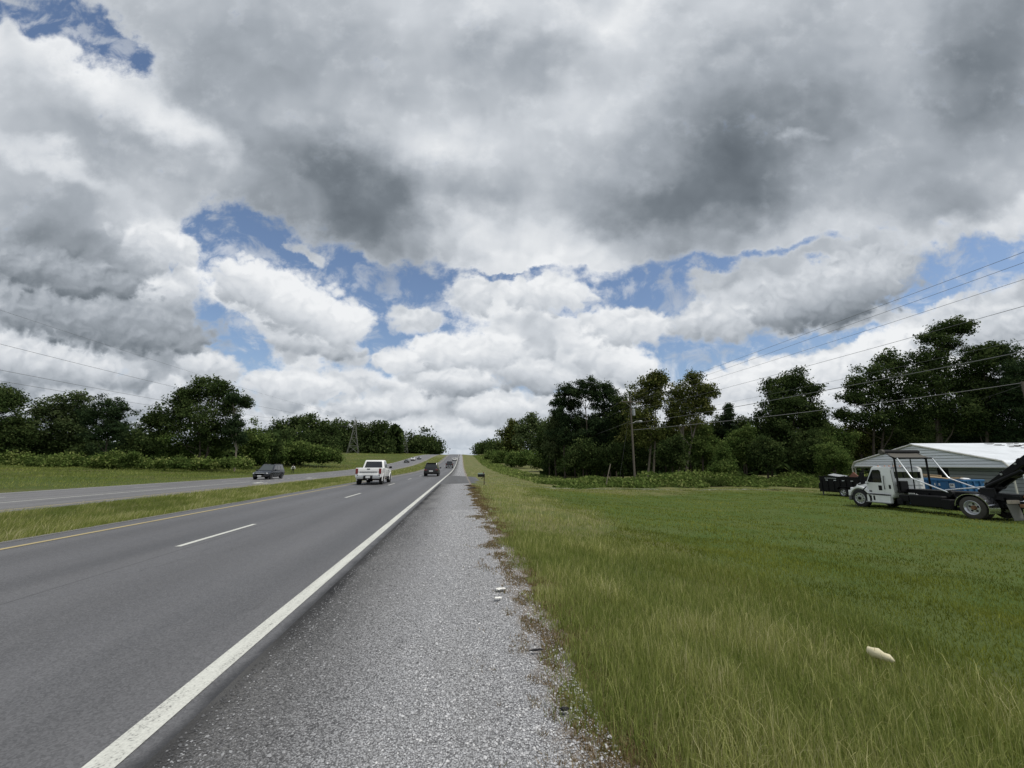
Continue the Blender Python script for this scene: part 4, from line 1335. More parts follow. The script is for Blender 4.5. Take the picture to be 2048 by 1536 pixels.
pole_a = utility_pole(1268, 52, 11.1, 'tall wooden utility pole with transformer standing in the weeds band', .118, True, True)
utility_pole(1069, 166, 10.3, 'middle distance utility pole beside the bushes', .15, arm=1.2)
utility_pole(1013, 325, 10.0, 'farthest thin utility pole by the woods near the crest', .15, arm=1.2)
utility_pole(2086, 42, 11.0, 'grey wooden service pole behind the garage at the right edge', .17, arm=0, lean=.1)


def wire(name, label, cat, pts, r, group):
    """pts: three points; a parabola is drawn through them"""
    a, b, c = (np.array(p, float) for p in pts)
    d1, d2 = np.linalg.norm(b - a), np.linalg.norm(c - b)
    tb = d1 / (d1 + d2)
    out = []
    for i in range(25):
        t = i / 24
        l0 = (t - tb) * (t - 1) / (tb * 1.0)
        l1 = t * (t - 1) / (tb * (tb - 1))
        l2 = t * (t - tb) / (1 - tb)
        out.append(tuple(a * l0 + b * l1 + c * l2))
    o = MB().tube(out, r, 5).build(name, M_WIRE, None)
    return tag(o, label, cat, group)


def wires():
    G = 'overhead lines of the wooden poles'
    pxy = pole_a.location
    X0, Y0, gz = pxy.x, pxy.y, pxy.z
    for (dx, zt, zm, r, lab) in ((-1.15, gz + 10.75, 9.56, .009, 'thin top wire on the left end of the crossarm'), (.42, gz + 10.75, 9.50, .009, 'second thin top wire next to the highest one'), (1.15, gz + 10.75, 8.98, .009, 'thin wire on the right end of the crossarm'),
                                 (.0, gz + 9.3, 7.72, .010, 'single wire strung below the crossarm'), (.0, gz + 8.2, 6.42, .006, 'faintest thin wire between the single wire and the thick cable'), (-.1, gz + 7.75, 5.95, .019, 'thick black cable strung below the wires')):
        wire('power_line', lab + ', running over the lawn', 'power line', [(X0 + dx, Y0, zt), (X0 + dx * .6, 12, zm), (X0 + dx, -26, zt)], r, G)
    sx, sy, sz = at(2042, 766, 42)
    mid = ((X0 + sx) / 2, (Y0 + sy) / 2, (gz + 6.9 + sz) / 2 - .35)
    wire('power_line', 'thick cable from the tall pole to the service pole at the right edge', 'power line', [(X0, Y0, gz + 6.9), mid, (sx, sy, sz)], .026, G)
    ex, ey, ez = at(1800, 838, 62)
    wire('power_line', 'thin service drop slanting from the service pole into the trees', 'power line', [(sx, sy, sz - .25), ((sx + ex) / 2, (sy + ey) / 2, (sz + ez) / 2 - .5), (ex, ey, ez)], .018, G)
    bx, by, bz = on_ground(1069, 166)
    for (dx, zo, r, lab) in ((-1.15, .45, .014, 'left'), (1.15, .45, .014, 'right'), (0, 3.0, .024, 'lower thick')):
        a = (X0 + dx, Y0, gz + 11.1 - zo)
        b = (bx + dx, by, bz + 10.3 - zo)
        wire('power_line', lab + ' line from the tall pole to the middle distance pole', 'power line', [a, ((a[0] + b[0]) / 2, (a[1] + b[1]) / 2, (a[2] + b[2]) / 2 - 1.3), b], r, G)
    gx, gy, gz2 = on_ground(1236, 56)
    o = MB().tube([(X0, Y0, gz + 10.3), (gx, gy, gz2)], .012, 5).build('guy_wire', M_WIRE, pole_a)
    o.matrix_parent_inverse = Matrix.Translation(pole_a.location).inverted()


wires()


# ---------------------------------------------------------------- lattice pylons on the left
def pylon(px, D, H, base_w, label):
    x, y, z = on_ground(px, D)
    root = thing('lattice_pylon', label, 'pylon', (x, y, z), R(8), 'steel lattice pylons')
    t = D * .00017 + .02
    levels = [(0, base_w / 2), (H * .22, base_w * .37), (H * .44, base_w * .245), (H * .63, base_w * .145), (H * .80, base_w * .095), (H * .93, base_w * .06)]
    for sx in (-1, 1):
        for sy in (-1, 1):
            MB().tube([(sx * w, sy * w, h) for h, w in levels] + [(0, 0, H)], t, 5).build('leg', M_PYLON, root)
    br = MB()
    for (h0, w0), (h1, w1) in zip(levels[:-1], levels[1:]):
        for ax in range(4):
            c = [(-1, -1), (1, -1), (1, 1), (-1, 1)]
            (a, b), (c2, d) = c[ax], c[(ax + 1) % 4]
            br.tube([(a * w0, b * w0, h0), (c2 * w1, d * w1, h1)], t * .6, 4)
            br.tube([(c2 * w0, d * w0, h0), (a * w1, b * w1, h1)], t * .6, 4)
            br.tube([(a * w1, b * w1, h1), (c2 * w1, d * w1, h1)], t * .6, 4)
    br.build('bracing', M_PYLON, root)
    for h, w in ((H * .80, base_w * .42), (H * .90, base_w * .34)):
        for s in (-1, 1):
            mb = MB().tube([(0, 0, h + .5), (s * w, 0, h)], t * .7, 4).tube([(0, 0, h - .5), (s * w, 0, h)], t * .7, 4)
            mb.build('crossarm', M_PYLON, root)
            MB().tube([(s * w, 0, h), (s * w, 0, h - 1.2)], t * .9, 5).build('insulator', M_CERAMIC, root)
    return root


py_a = pylon(704, 272, 24.5, 7.2, 'nearer lattice pylon on the grassy bank left of the road')
py_b = pylon(808, 445, 26.0, 7.4, 'farther lattice pylon beside the woods near the crest')


def transmission():
    G = 'high voltage lines of the lattice pylons'
    a = py_a.location
    for (h, w, row, lab) in ((24.3, 0.0, 620, 'topmost thin line'), (24.5 * .9 - 1.2, 2.8, 688, 'second line from the top'), (24.5 * .80 - 1.2, 3.4, 740, 'third line from the top'), (24.5 * .8 - 1.2, -3.4, 762, 'lowest line')):
        m = at(0, row, 64)
        sc = (a.x + w * .5 - 2) / m[0]
        mid = (m[0] * sc, m[1] * sc, EYE + (m[2] - EYE) * sc)
        w_ = wire('transmission_line', lab + ' coming in over the left field', 'power line', [(a.x + w, a.y, a.z + h), mid, (mid[0], -60, mid[2] + 2)], .018 if h > 24 else .028, G)
    b = py_b.location
    for (h, w, lab) in ((.9, 2.8, 'right upper'), (.8, -3.4, 'left lower')):
        A = (a.x + w, a.y, a.z + 24.5 * h - 1.2)
        B = (b.x + w, b.y, b.z + 27 * h - 1.2)
        wire('transmission_line', lab + ' line between the two pylons', 'power line', [A, ((A[0] + B[0]) / 2, (A[1] + B[1]) / 2, (A[2] + B[2]) / 2 - 3), B], .03, G)


transmission()


# ---------------------------------------------------------------- white metal garage with a wide gable
def garage():
    G1, G2 = Vector((36.0, 33.8, 0)), Vector((33.2, 21.1, 0))
    W = (G2 - G1).length
    e = (G2 - G1) / W
    gz = float(terr(35, 27)) - .02
    root = thing('metal_garage', 'white metal garage with wide gable and bright roof behind the trucks', 'garage', (G1.x, G1.y, gz), math.atan2(e.y, e.x))
    # local axes: x along the gable from the far eave to the near one, y away from the road (depth), z up
    L = 12.5
    E, AP = 1.46 - gz, 3.16 - gz          # underside of the gable panel, apex height
    half = W / 2
    eave = E + .12

    def roof_z(x):
        t = abs(x - half) / half
        z = AP - (AP - eave - .22) * t
        if t > .955:
            z -= ((t - .955) / .045) ** 2 * .36
        return z
    # siding boards of the gable
    nb = 8
    bh = (AP - .1 - E) / nb
    for i in range(nb):
        z0 = E + i * bh
        z1 = z0 + bh - .02

        def xl(z):
            t = max(0.0, min(1.0, (AP - .06 - z) / (AP - eave - .22)))
            return half - half * t * .985
        a0, a1 = xl(z0), xl(z1)
        mb = MB()
        V = [(a0, -0.005, z0), (W - a0, -0.005, z0), (W - a1, .05, z1), (a1, .05, z1), (a0, .07, z0), (W - a0, .07, z0), (W - a1, .07, z1), (a1, .07, z1)]
        if W - 2 * a1 < .05:
            continue
        mb.add(V, [(0, 1, 2, 3), (7, 6, 5, 4), (0, 4, 5, 1), (1, 5, 6, 2), (2, 6, 7, 3), (3, 7, 4, 0)])
        mb.build('siding_board', M_SIDING, root)
    # back of the gable panel
    MB().add([(0.1, .075, E), (W - .1, .075, E), (W - .1, .075, eave + .1), (half, .075, AP - .07), (.1, .075, eave + .1)], [(0, 1, 2, 3, 4)]).build('gable_backing', M_GREYPLASTIC, root)
    MB().box((half, .04, E - .03), (W - .2, .08, .06)).build('gable_sill', M_TRIM, root)
    # roof sheets: strips running back from the gable, lapped
    ns = 9
    for side in (0, 1):
        for i in range(ns):
            t0, t1 = i / ns, (i + 1) / ns
            P = []
            for q in range(5):
                t = t0 + (t1 - t0) * q / 4
                x = half + (half + .05) * t * (1 if side else -1)
                P.append((x, roof_z(x) + .012 * (1 if q in (0,) else 0) + .02))
            out = [(p[0], p[1]) for p in P] + [(p[0], p[1] - .03) for p in P[::-1]]
            mb = MB()
            n = len(out)
            V = [(u, -.06, w) for u, w in out] + [(u, L, w) for u, w in out]
            F = [list(range(n)), list(range(n, 2 * n))[::-1]] + [[j, (j + 1) % n, n + (j + 1) % n, n + j] for j in range(n)]
            mb.add(V, F)
            mb.build('roof_sheet', M_ROOF, root)
    MB().prism([(half - .22, AP - .03), (half, AP + .05), (half + .22, AP - .03), (half, AP + .02)], -.08, L + .02, 'Y').build('ridge_cap', M_ROOF, root)
    # trim pipe following the gable edge and bending down at the eaves
    pts = []
    for i in range(41):
        x = -.05 + (W + .1) * i / 40
        pts.append((x, -.05, roof_z(min(max(x, 0), W)) - .05))
    pts = [(-.06, -.05, E - .55)] + [(-.06, -.05, E - .1)] + pts + [(W + .06, -.05, E - .1), (W + .06, -.05, E - .55)]
    MB().tube(pts, .055, 7).build('gable_trim', M_TRIM, root, smooth=True)
    # posts of the open bays
    for x in (.05, 2.3, 4.5, W - .06):
        MB().box((x, .12, E / 2), (.07, .07, E)).build('post', M_TRIM, root)
    # enclosed part: boarded front set back under the gable, near side wall, end wall
    x0 = 4.5
    bh2 = .235
    n = int(E / bh2) + 1
    DOOR0, DOOR1 = 7.1, 8.0
    for i in range(n):
        z0 = .03 + i * bh2
        z1 = min(z0 + bh2 - .028, E + .1)
        for a, b in ((x0, DOOR0), (DOOR1, W - .1)):
            MB().box(((a + b) / 2, .95, (z0 + z1) / 2), (b - a, .03, z1 - z0), rot=(R(-6), 0, 0)).build('wall_board', M_SIDING_SHADE, root)
        MB().box((W - .02, .62 + (L - .9) / 2, (z0 + z1) / 2), (.03, L - .9, z1 - z0), rot=(0, R(-4), 0)).build('wall_board', M_SIDING, root)
    MB().box(((DOOR0 + DOOR1) / 2, 1.0, E * .45), (DOOR1 - DOOR0, .05, E * .9)).build('door', M_DARK, root)  # near-black panel paints the dark inside of the doorway
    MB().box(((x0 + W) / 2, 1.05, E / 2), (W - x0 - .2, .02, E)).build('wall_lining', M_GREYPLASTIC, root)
    MB().box((x0 + .02, L / 2 + .3, E / 2), (.04, L - .9, E)).build('inner_wall', M_SIDING_SHADE, root)
    MB().box((W / 2, L - .1, E / 2), (W, .05, E)).build('back_wall', M_SIDING_SHADE, root)
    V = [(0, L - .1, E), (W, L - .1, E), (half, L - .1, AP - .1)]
    MB().add(V, [(0, 1, 2)]).build('back_gable', M_SIDING_SHADE, root)
    # fallen twigs and leaves along the ridge
    tw = MB()
    for _ in range(46):
        x = half + rng.uniform(.1, 2.2)
        y = rng.uniform(5.0, L - .5)
        a = rng.uniform(-.5, .5)
        l = rng.uniform(.15, .7)
        tw.box((x, y, roof_z(x) + .045), (.05, l, .03), rot=(0, 0, a))
    tag(tw.build('fallen_twigs', M_BARK, root), kind='stuff')
    # rods leaning on the wall
    for i, dx in enumerate((10.6, 10.85, 11.05)):
        p0 = root.matrix_basis @ Vector((dx, .12, .02))
        p1 = root.matrix_basis @ Vector((dx - .12 + .08 * i, .55, 1.25 - .12 * i))
        tag(MB().tube([p0, p1], .022, 6).build('metal_rod', M_BLACK), ['dark rod leaning on the garage wall, left of three', 'dark rod leaning on the garage wall, middle of three', 'dark rod leaning on the garage wall, right of three'][i], 'rod', 'rods leaning on the garage wall')


garage()


# ---------------------------------------------------------------- cars and pickups
def paint(name, col, rough=.25, metal=.0):
    m_ = pmat(name, col, rough=rough, metal=metal, spec=.4, coat=.3, var=.06, vscale=2)
    m_.node_tree.nodes['Principled BSDF'].inputs['Coat Roughness'].default_value = .06
    return m_


P_WHITE = paint('white_car_paint', (0.82, 0.82, 0.80))
P_BLACK = paint('black_car_paint', (0.010, 0.010, 0.012))
P_NAVY = paint('dark_blue_car_paint', (0.014, 0.017, 0.024))
P_GREY = paint('dark_grey_car_paint', (0.030, 0.030, 0.034))
P_SILVER = paint('silver_car_paint', (0.34, 0.35, 0.36), metal=.3)


M_SCREEN = glass_mat('windscreen_glass', (0.045, 0.055, 0.055), .08)


def loft(stations, name, mat, parent, bevel=.0):
    """stations: (y, half width at widest, z bottom, z top); closed smooth hull"""
    mb = MB()
    n = 12
    for (y, w, zb, zt) in stations:
        h = zt - zb
        ring = [(w * .80, zb), (w * .97, zb + h * .16), (w, zb + h * .42), (w * .985, zb + h * .70), (w * .93, zb + h * .93), (w * .82, zt)]
        ring = ring + [(-a, b) for a, b in ring[::-1]]
        mb.v += [(a, y, b) for a, b in ring]
    m = len(stations)
    for i in range(m - 1):
        for j in range(n):
            mb.f.append([i * n + j, i * n + (j + 1) % n, (i + 1) * n + (j + 1) % n, (i + 1) * n + j])
            mb.mi.append(0)
    mb.f.append(list(range(n))[::-1])
    mb.f.append(list(range((m - 1) * n, m * n)))
    mb.mi += [0, 0]
    return mb.build(name, mat, parent, bevel=bevel, smooth=True)


def frustum(b, t, zb, zt, name, mat, parent, bevel=.06):
    """cabin: b and t are (y rear, y front, half width) below and above"""
    V = [(-b[2], b[0], zb), (b[2], b[0], zb), (b[2], b[1], zb), (-b[2], b[1], zb), (-t[2], t[0], zt), (t[2], t[0], zt), (t[2], t[1], zt), (-t[2], t[1], zt)]
    mb = MB().add(V, [(3, 2, 1, 0), (4, 5, 6, 7), (0, 1, 5, 4), (1, 2, 6, 5), (2, 3, 7, 6), (3, 0, 4, 7)])
    mb.build(name, mat, parent, bevel=bevel, smooth=True, seg=2)
    V = [Vector(v) for v in V]
    return {'rear': (V[0], V[1], V[5], V[4]), 'right': (V[1], V[2], V[6], V[5]), 'front': (V[2], V[3], V[7], V[6]), 'left': (V[3], V[0], V[4], V[7])}


def pane(quad, u0, u1, v0, v1, name, mat, parent, off=.012, thick=.02):
    """thin glazing set just proud of a quad"""
    a, b, c, d = quad
    f = lambda u, v: (a * (1 - u) + b * u) * (1 - v) + (d * (1 - u) + c * u) * v
    nr = (b - a).cross(d - a).normalized()
    P = [f(u0, v0), f(u1, v0), f(u1, v1), f(u0, v1)]
    V = [p + nr * off for p in P] + [p - nr * thick for p in P]
    return MB().add(V, [(0, 1, 2, 3), (7, 6, 5, 4), (0, 4, 5, 1), (1, 5, 6, 2), (2, 6, 7, 3), (3, 7, 4, 0)]).build(name, mat, parent, bevel=.008)


def wheel(parent, x, y, r, w, side, rim=M_RIM, tyre=None):
    """tyre as the wheel, the rim as its part"""
    s = side
    prof_ = [(-w / 2, r * .62), (-w / 2, r * .90), (-w * .36, r), (w * .36, r), (w / 2, r * .90), (w / 2, r * .62), (w * .30, r * .60), (-w * .30, r * .60), (-w / 2, r * .62)]
    o = MB().lathe(prof_, 22, 'X').build('wheel', tyre or M_TYRE, parent, smooth=True)
    o.location = (x, y, r)
    q = MB().lathe([(s * w * .50, r * .63), (s * w * .46, r * .60), (s * w * .30, r * .54), (s * w * .36, r * .20), (s * w * .40, 0)], 22, 'X')
    q.build('rim', rim, o, smooth=True)
    for k_ in range(5):
        a = 2 * math.pi * k_ / 5
        MB().lathe([(s * w * .30, 0), (s * w * .30, r * .13), (s * w * .385, r * .12), (s * w * .385, 0)], 8, 'X', (0, r * .38 * math.cos(a), r * .38 * math.sin(a))).build('rim_hole', M_BLACKMATT, o)
    return o


def arches(parent, x, ys, r, mat=None):
    for y in ys:
        for s in (-1, 1):
            pts = [(s * x, y + r * 1.13 * math.cos(a), r + r * 1.13 * math.sin(a)) for a in np.linspace(-.25, math.pi + .25, 13)]
            MB().tube(pts, .045, 6).build('wheel_arch', mat or M_BLACKMATT, parent, smooth=True)
            MB().lathe([(s * (x - .16), 0), (s * (x - .16), r * 1.12), (s * (x + .012), r * 1.12), (s * (x + .012), 0)], 20, 'X', (0, y, r)).build('wheel_well', M_DARK, parent)


def put(root, X, Y, rz=0.0, dz=0.0):
    dy = 3.0
    pitch = math.atan2(float(prof(Y + dy) - prof(Y - dy)), 2 * dy)
    root.location = (X, Y, float(prof(Y) + lat(X)) + dz)
    root.rotation_mode = 'ZXY'
    root.rotation_euler = (pitch if abs(rz) < 1 else -pitch, 0, rz)
    return root


def mirrors(root, x, y, z, mat):
    for s in (-1, 1):
        mb = MB().box((s * (x + .16), y, z), (.22, .12, .17))
        mb.box((s * (x + .03), y + .03, z - .05), (.12, .05, .05))
        mb.build('side_mirror', mat, root, bevel=.025)


def suv(label, pnt, X, Y, rz=0.0, h=1.76, name='suv_car', cat='car', lights_on=False, sedan=False, group=None):
    root = thing(name, label, cat, group=group)
    zt = 1.06 if not sedan else .92
    loft([(-2.42, .80, .50, zt - .10), (-2.34, .90, .36, zt), (-1.9, .95, .28, zt + .02), (-1.0, .97, .26, zt), (.6, .97, .26, zt - .02), (1.15, .96, .27, zt - .02), (1.9, .93, .28, zt - .10), (2.28, .86, .32, zt - .20), (2.42, .70, .42, zt - .34)], 'body', pnt, root)
    if sedan:
        q = frustum((-1.75, 1.15, .86), (-1.0, .25, .66), zt - .06, h, 'cabin', pnt, root)
    else:
        q = frustum((-2.34, 1.2, .90), (-1.95, .30, .70), zt - .06, h, 'cabin', pnt, root)
    pane(q['rear'], .10, .90, .18, .86, 'rear_window', M_GLASS, root)
    pane(q['front'], .07, .93, .12, .92, 'windscreen', M_SCREEN, root)
    for s in ('left', 'right'):
        fl = s == 'left'
        for (a, b) in ((.08, .32), (.35, .64), (.67, .93)):
            pane(q[s], 1 - b if fl else a, 1 - a if fl else b, .14, .86, 'side_window', M_GLASS, root)
    r = .37 if not sedan else .33
    for y in (-1.42, 1.48):
        for s in (-1, 1):
            wheel(root, s * .86, y, r, .24, s)
    arches(root, .955, (-1.42, 1.48), r)
    mirrors(root, .93, .85, zt + .05, pnt)
    # rear: lights, plate, bumper, roof spoiler, tail pipe
    for s in (-1, 1):
        MB().box((s * .72, -2.375, zt - .20), (.34, .10, .15)).build('taillight', M_RED, root, bevel=.03)
        MB().box((s * .66, 2.26, zt - .33), (.36, .22, .15)).build('headlight', M_LENS, root, bevel=.04)
    MB().box((0, -2.435, .72), (.52, .02, .15)).build('number_plate', M_PLATE, root)
    MB().box((0, -2.40, .50), (1.62, .16, .26)).build('rear_bumper', M_BLACKMATT, root, bevel=.05)
    if not sedan:
        MB().box((0, -2.0, h - .02), (1.26, .30, .05)).build('roof_spoiler', pnt, root, bevel=.015)
        for s in (-1, 1):
            MB().tube([(s * .62, -1.7, h - .005), (s * .62, -1.6, h + .05), (s * .62, .1, h + .05), (s * .62, .25, h - .005)], .018, 6).build('roof_rail', M_GALV, root)
    MB().box((0, 2.36, .62), (1.05, .12, .34)).build('grille', M_CHROME if lights_on else M_BLACKMATT, root, bevel=.04)
    MB().box((0, 2.40, .42), (1.5, .14, .20)).build('front_bumper', M_BLACKMATT, root, bevel=.05)
    MB().box((0, 2.475, .44), (.45, .02, .14)).build('front_plate', M_PLATE, root)
    MB().tube([(.55, -2.45, .30), (.55, -2.2, .31)], .04, 8).build('tail_pipe', M_CHROME, root)
    return put(root, X, Y, rz)


def pickup(label, pnt, X, Y, rz=0.0, h=1.98, group=None):
    root = thing('pickup_truck', label, 'pickup truck', group=group)
    # nose and cab floor
    loft([(-.98, 1.0, .46, 1.28), (-.9, 1.01, .46, 1.30), (.7, 1.01, .46, 1.28), (1.35, 1.01, .48, 1.26), (2.3, .99, .50, 1.20), (2.8, .96, .52, 1.14), (2.96, .90, .60, 1.02)], 'body', pnt, root)
    q = frustum((-.95, 1.30, .93), (-.62, .55, .74), 1.22, h, 'cab', pnt, root, bevel=.07)
    pane(q['rear'], .09, .91, .16, .84, 'rear_window', M_GLASS, root)
    pane(q['front'], .07, .93, .12, .92, 'windscreen', M_GLASS, root)
    for s in ('left', 'right'):
        fl = s == 'left'
        for (a, b) in ((.10, .44), (.48, .86)):
            pane(q[s], 1 - b if fl else a, 1 - a if fl else b, .14, .86, 'side_window', M_GLASS, root)
    # load bed: floor, sides, tailgate
    MB().box((0, -1.92, .72), (1.80, 1.90, .10)).build('bed_floor', M_BLACKMATT, root)
    for s in (-1, 1):
        out = [(s * .90, .58), (s * 1.015, .62), (s * 1.02, .95), (s * 1.0, 1.30), (s * .97, 1.345), (s * .89, 1.345), (s * .89, .58)]
        MB().prism(out, -2.88, -.99, 'Y').build('bed_side', pnt, root, bevel=.012, smooth=True)
    MB().box((0, -1.02, 1.05), (1.76, .05, .55)).build('bed_front', pnt, root)
    out = [(-2.90, .72), (-2.92, .80), (-2.90, .98), (-2.93, 1.06), (-2.93, 1.22), (-2.91, 1.335), (-2.84, 1.35), (-2.82, .72)]
    MB().prism(out, -.80, .80, 'X').build('tailgate', pnt, root, bevel=.008)
    MB().box((0, -2.935, 1.25), (.26, .02, .07)).build('tailgate_handle', M_BLACKMATT, root, bevel=.01)
    MB().box((0, -2.925, 1.02), (1.34, .02, .05)).build('tailgate_groove', M_GREYPLASTIC, root)
    for s in (-1, 1):
        MB().box((s * .905, -2.87, 1.08), (.19, .12, .42)).build('taillight', M_RED, root, bevel=.03)
        mb = MB().box((s * .64, -2.99, .60), (.60, .17, .24))
        mb.build('rear_bumper', M_CHROME, root, bevel=.04)
    MB().box((0, -2.96, .62), (.70, .14, .22)).build('bumper_step', M_BLACKMATT, root, bevel=.02)
    MB().box((0, -3.04, .63), (.34, .02, .16)).build('number_plate', M_PLATE, root)
    MB().box((0, -2.99, .44), (.10, .22, .10)).build('tow_hitch', M_BLACK, root)
    MB().lathe([(-.04, 0), (-.04, .04), (.04, .04), (.04, 0)], 10, 'Y', (0, -3.10, .46)).build('hitch_ball', M_CHROME, root)
    MB().box((0, .2, .50), (.9, 4.8, .18)).build('chassis', M_BLACK, root)
    MB().lathe([(-1.0, 0), (-1.0, .07), (-.18, .07), (-.16, .19), (.16, .19), (.18, .07), (1.0, .07), (1.0, 0)], 12, 'X', (0, -1.85, .41)).build('axle', M_BLACK, root)
    for y in (-1.85, 1.95):
        for s in (-1, 1):
            wheel(root, s * .875, y, .41, .28, s, rim=M_CHROME)
    arches(root, 1.0, (-1.85, 1.95), .41, mat=pnt)
    mirrors(root, 1.0, .85, 1.36, M_BLACK)
    MB().box((0, 2.95, .85), (1.2, .10, .34)).build('grille', M_CHROME, root, bevel=.03)
    MB().box((0, 2.98, .58), (1.8, .20, .24)).build('front_bumper', M_CHROME, root, bevel=.05)
    for s in (-1, 1):
        MB().box((s * .76, 2.88, .90), (.26, .18, .24)).build('headlight', M_LENS, root, bevel=.03)
        MB().box((s * 1.0, .2, .42), (.16, 2.2, .06)).build('running_board', M_BLACK, root, bevel=.01)
        for y in (.02, .95):
            MB().box((s * 1.012, y, 1.14), (.03, .18, .035)).build('door_handle', pnt, root)
        for y in (-.28, .52, 1.32):
            MB().box((s * 1.008, y, .86), (.012, .012, .64)).build('door_seam', M_GREYPLASTIC, root)
    return put(root, X, Y, rz)


pickup('white pickup truck seen from behind in the left lane', P_WHITE, -7.42, 37.2, R(1.0))
suv('black sport utility car seen from behind in the right lane', P_BLACK, -4.0, 59.0, 0.0, 1.80)
suv('dark sport utility car coming towards us on the far carriageway', P_NAVY, -24.0, 55.4, R(180), 1.76, lights_on=True)
pickup('dark pickup truck farther ahead of the black car', P_GREY, -3.35, 123.3)
suv('small white car climbing near the crest ahead of the dark pickup', P_WHITE, -3.2, 204.5, 0, 1.70)
suv('dark distant car, left of the three oncoming far cars', P_GREY, -24.0, 187, R(180), 1.5, sedan=True, group='far oncoming cars')
suv('white distant car, middle of the three oncoming far cars', P_WHITE, -24.0, 211, R(180), 1.75, group='far oncoming cars')
suv('grey distant car, right of the three oncoming far cars', P_SILVER, -22.6, 227, R(180), 1.48, sedan=True, group='far oncoming cars')


# ---------------------------------------------------------------- the person walking on the far verge
def person():
    x, y, _ = at(587, 930, 81)
    z = float(terr(x, y)) - .02
    J = {'pelvis': ((0, 0, .93), .135), 'waist': ((0, 0, 1.08), .13), 'chest': ((0, .01, 1.30), .155), 'neck': ((0, 0, 1.49), .06), 'head0': ((0, -.01, 1.60), .085), 'head': ((0, -.02, 1.70), .085)}
    E_ = [('pelvis', 'waist'), ('waist', 'chest'), ('chest', 'neck'), ('neck', 'head0'), ('head0', 'head')]
    for s, n, st in ((-1, 'l', .16), (1, 'r', -.16)):
        J.update({'hip' + n: ((s * .10, 0, .88), .10), 'knee' + n: ((s * .13, -st * .7, .50), .068), 'ank' + n: ((s * .15, -st * .35, .10), .045), 'toe' + n: ((s * .17, -st * .35 - .17, .045), .040),
                  'sh' + n: ((s * .19, .01, 1.42), .075), 'elb' + n: ((s * .30, .05 + st * .25, 1.17), .055), 'wri' + n: ((s * .36, -.05 + st * .4, .94), .038), 'hand' + n: ((s * .375, -.07 + st * .45, .85), .036)})
        E_ += [('pelvis', 'hip' + n), ('hip' + n, 'knee' + n), ('knee' + n, 'ank' + n), ('ank' + n, 'toe' + n), ('chest', 'sh' + n), ('sh' + n, 'elb' + n), ('elb' + n, 'wri' + n), ('wri' + n, 'hand' + n)]
        for f, (dx, dl) in enumerate(((-.018, .075), (-.006, .085), (.006, .08), (.018, .065))):
            k1 = 'f%d%s' % (f, n)
            hx, hy, hz = J['hand' + n][0]
            J[k1] = ((hx, hy + dx * 1.3 - .01, hz - dl), .009)
            E_.append(('hand' + n, k1))
        hx, hy, hz = J['hand' + n][0]
        J['th' + n] = ((hx - s * .01, hy - .05, hz - .02), .010)
        E_.append(('hand' + n, 'th' + n))
    names = list(J)
    me = bpy.data.meshes.new('person')
    me.from_pydata([J[n][0] for n in names], [(names.index(a), names.index(b)) for a, b in E_], [])
    o = link(bpy.data.objects.new('person', me))
    md = o.modifiers.new('skin', 'SKIN')
    for i, n in enumerate(names):
        r = J[n][1]
        me.skin_vertices[0].data[i].radius = (r, r * (.8 if n in ('pelvis', 'waist', 'chest') else 1))
        me.skin_vertices[0].data[i].use_root = n == 'pelvis'
    sb = o.modifiers.new('sub', 'SUBSURF')
    sb.levels = sb.render_levels = 1
    dg = bpy.context.evaluated_depsgraph_get()
    new = bpy.data.meshes.new_from_object(o.evaluated_get(dg))
    o.modifiers.clear()
    o.data = new
    new.materials.clear()
    for m_ in (pmat('skin', (0.30, 0.19, 0.13), rough=.6), pmat('white_shirt', (0.74, 0.74, 0.72), rough=.9), pmat('dark_vest', (0.016, 0.016, 0.018), rough=.9), pmat('black_trousers', (0.012, 0.012, 0.014), rough=.9), pmat('black_shoes', (0.015, 0.014, 0.013), rough=.5)):
        new.materials.append(m_)
    for p in new.polygons:
        c = p.center
        if c.z > 1.53:
            i = 0
        elif c.z < .075:
            i = 4
        elif abs(c.x) > .165 and c.z > .90:
            i = 1
        elif abs(c.x) > .25:
            i = 0
        elif c.z < 1.0:
            i = 3
        else:
            i = 2 if abs(c.x) < .065 and c.y < .05 else 1
        p.material_index = i
        p.use_smooth = True
    o.location = (x, y, z)
    o.rotation_euler = (0, 0, R(20))
    o.scale = (.97, .97, .97)
    tag(o, 'person in white sleeves and dark vest walking on the far grass verge', 'person')
    hair = MB().lathe([(-.02, .094), (.04, .098), (.085, .06), (.10, 0)], 12, 'Z', (0, .005, 1.70)).build('hair', pmat('dark_hair', (0.02, 0.015, 0.012), rough=.8), o, smooth=True)
    MB().tube([(0, -.095, 1.70), (0, -.118, 1.665), (0, -.10, 1.655)], .012, 6).build('nose', MATS['skin'], o)
    for s in (-1, 1):
        MB().lathe([(-.008, 0), (-.006, .012), (.006, .012), (.008, 0)], 8, 'Y', (s * .034, -.095, 1.705)).build('eye', M_BLACK, o)


person()


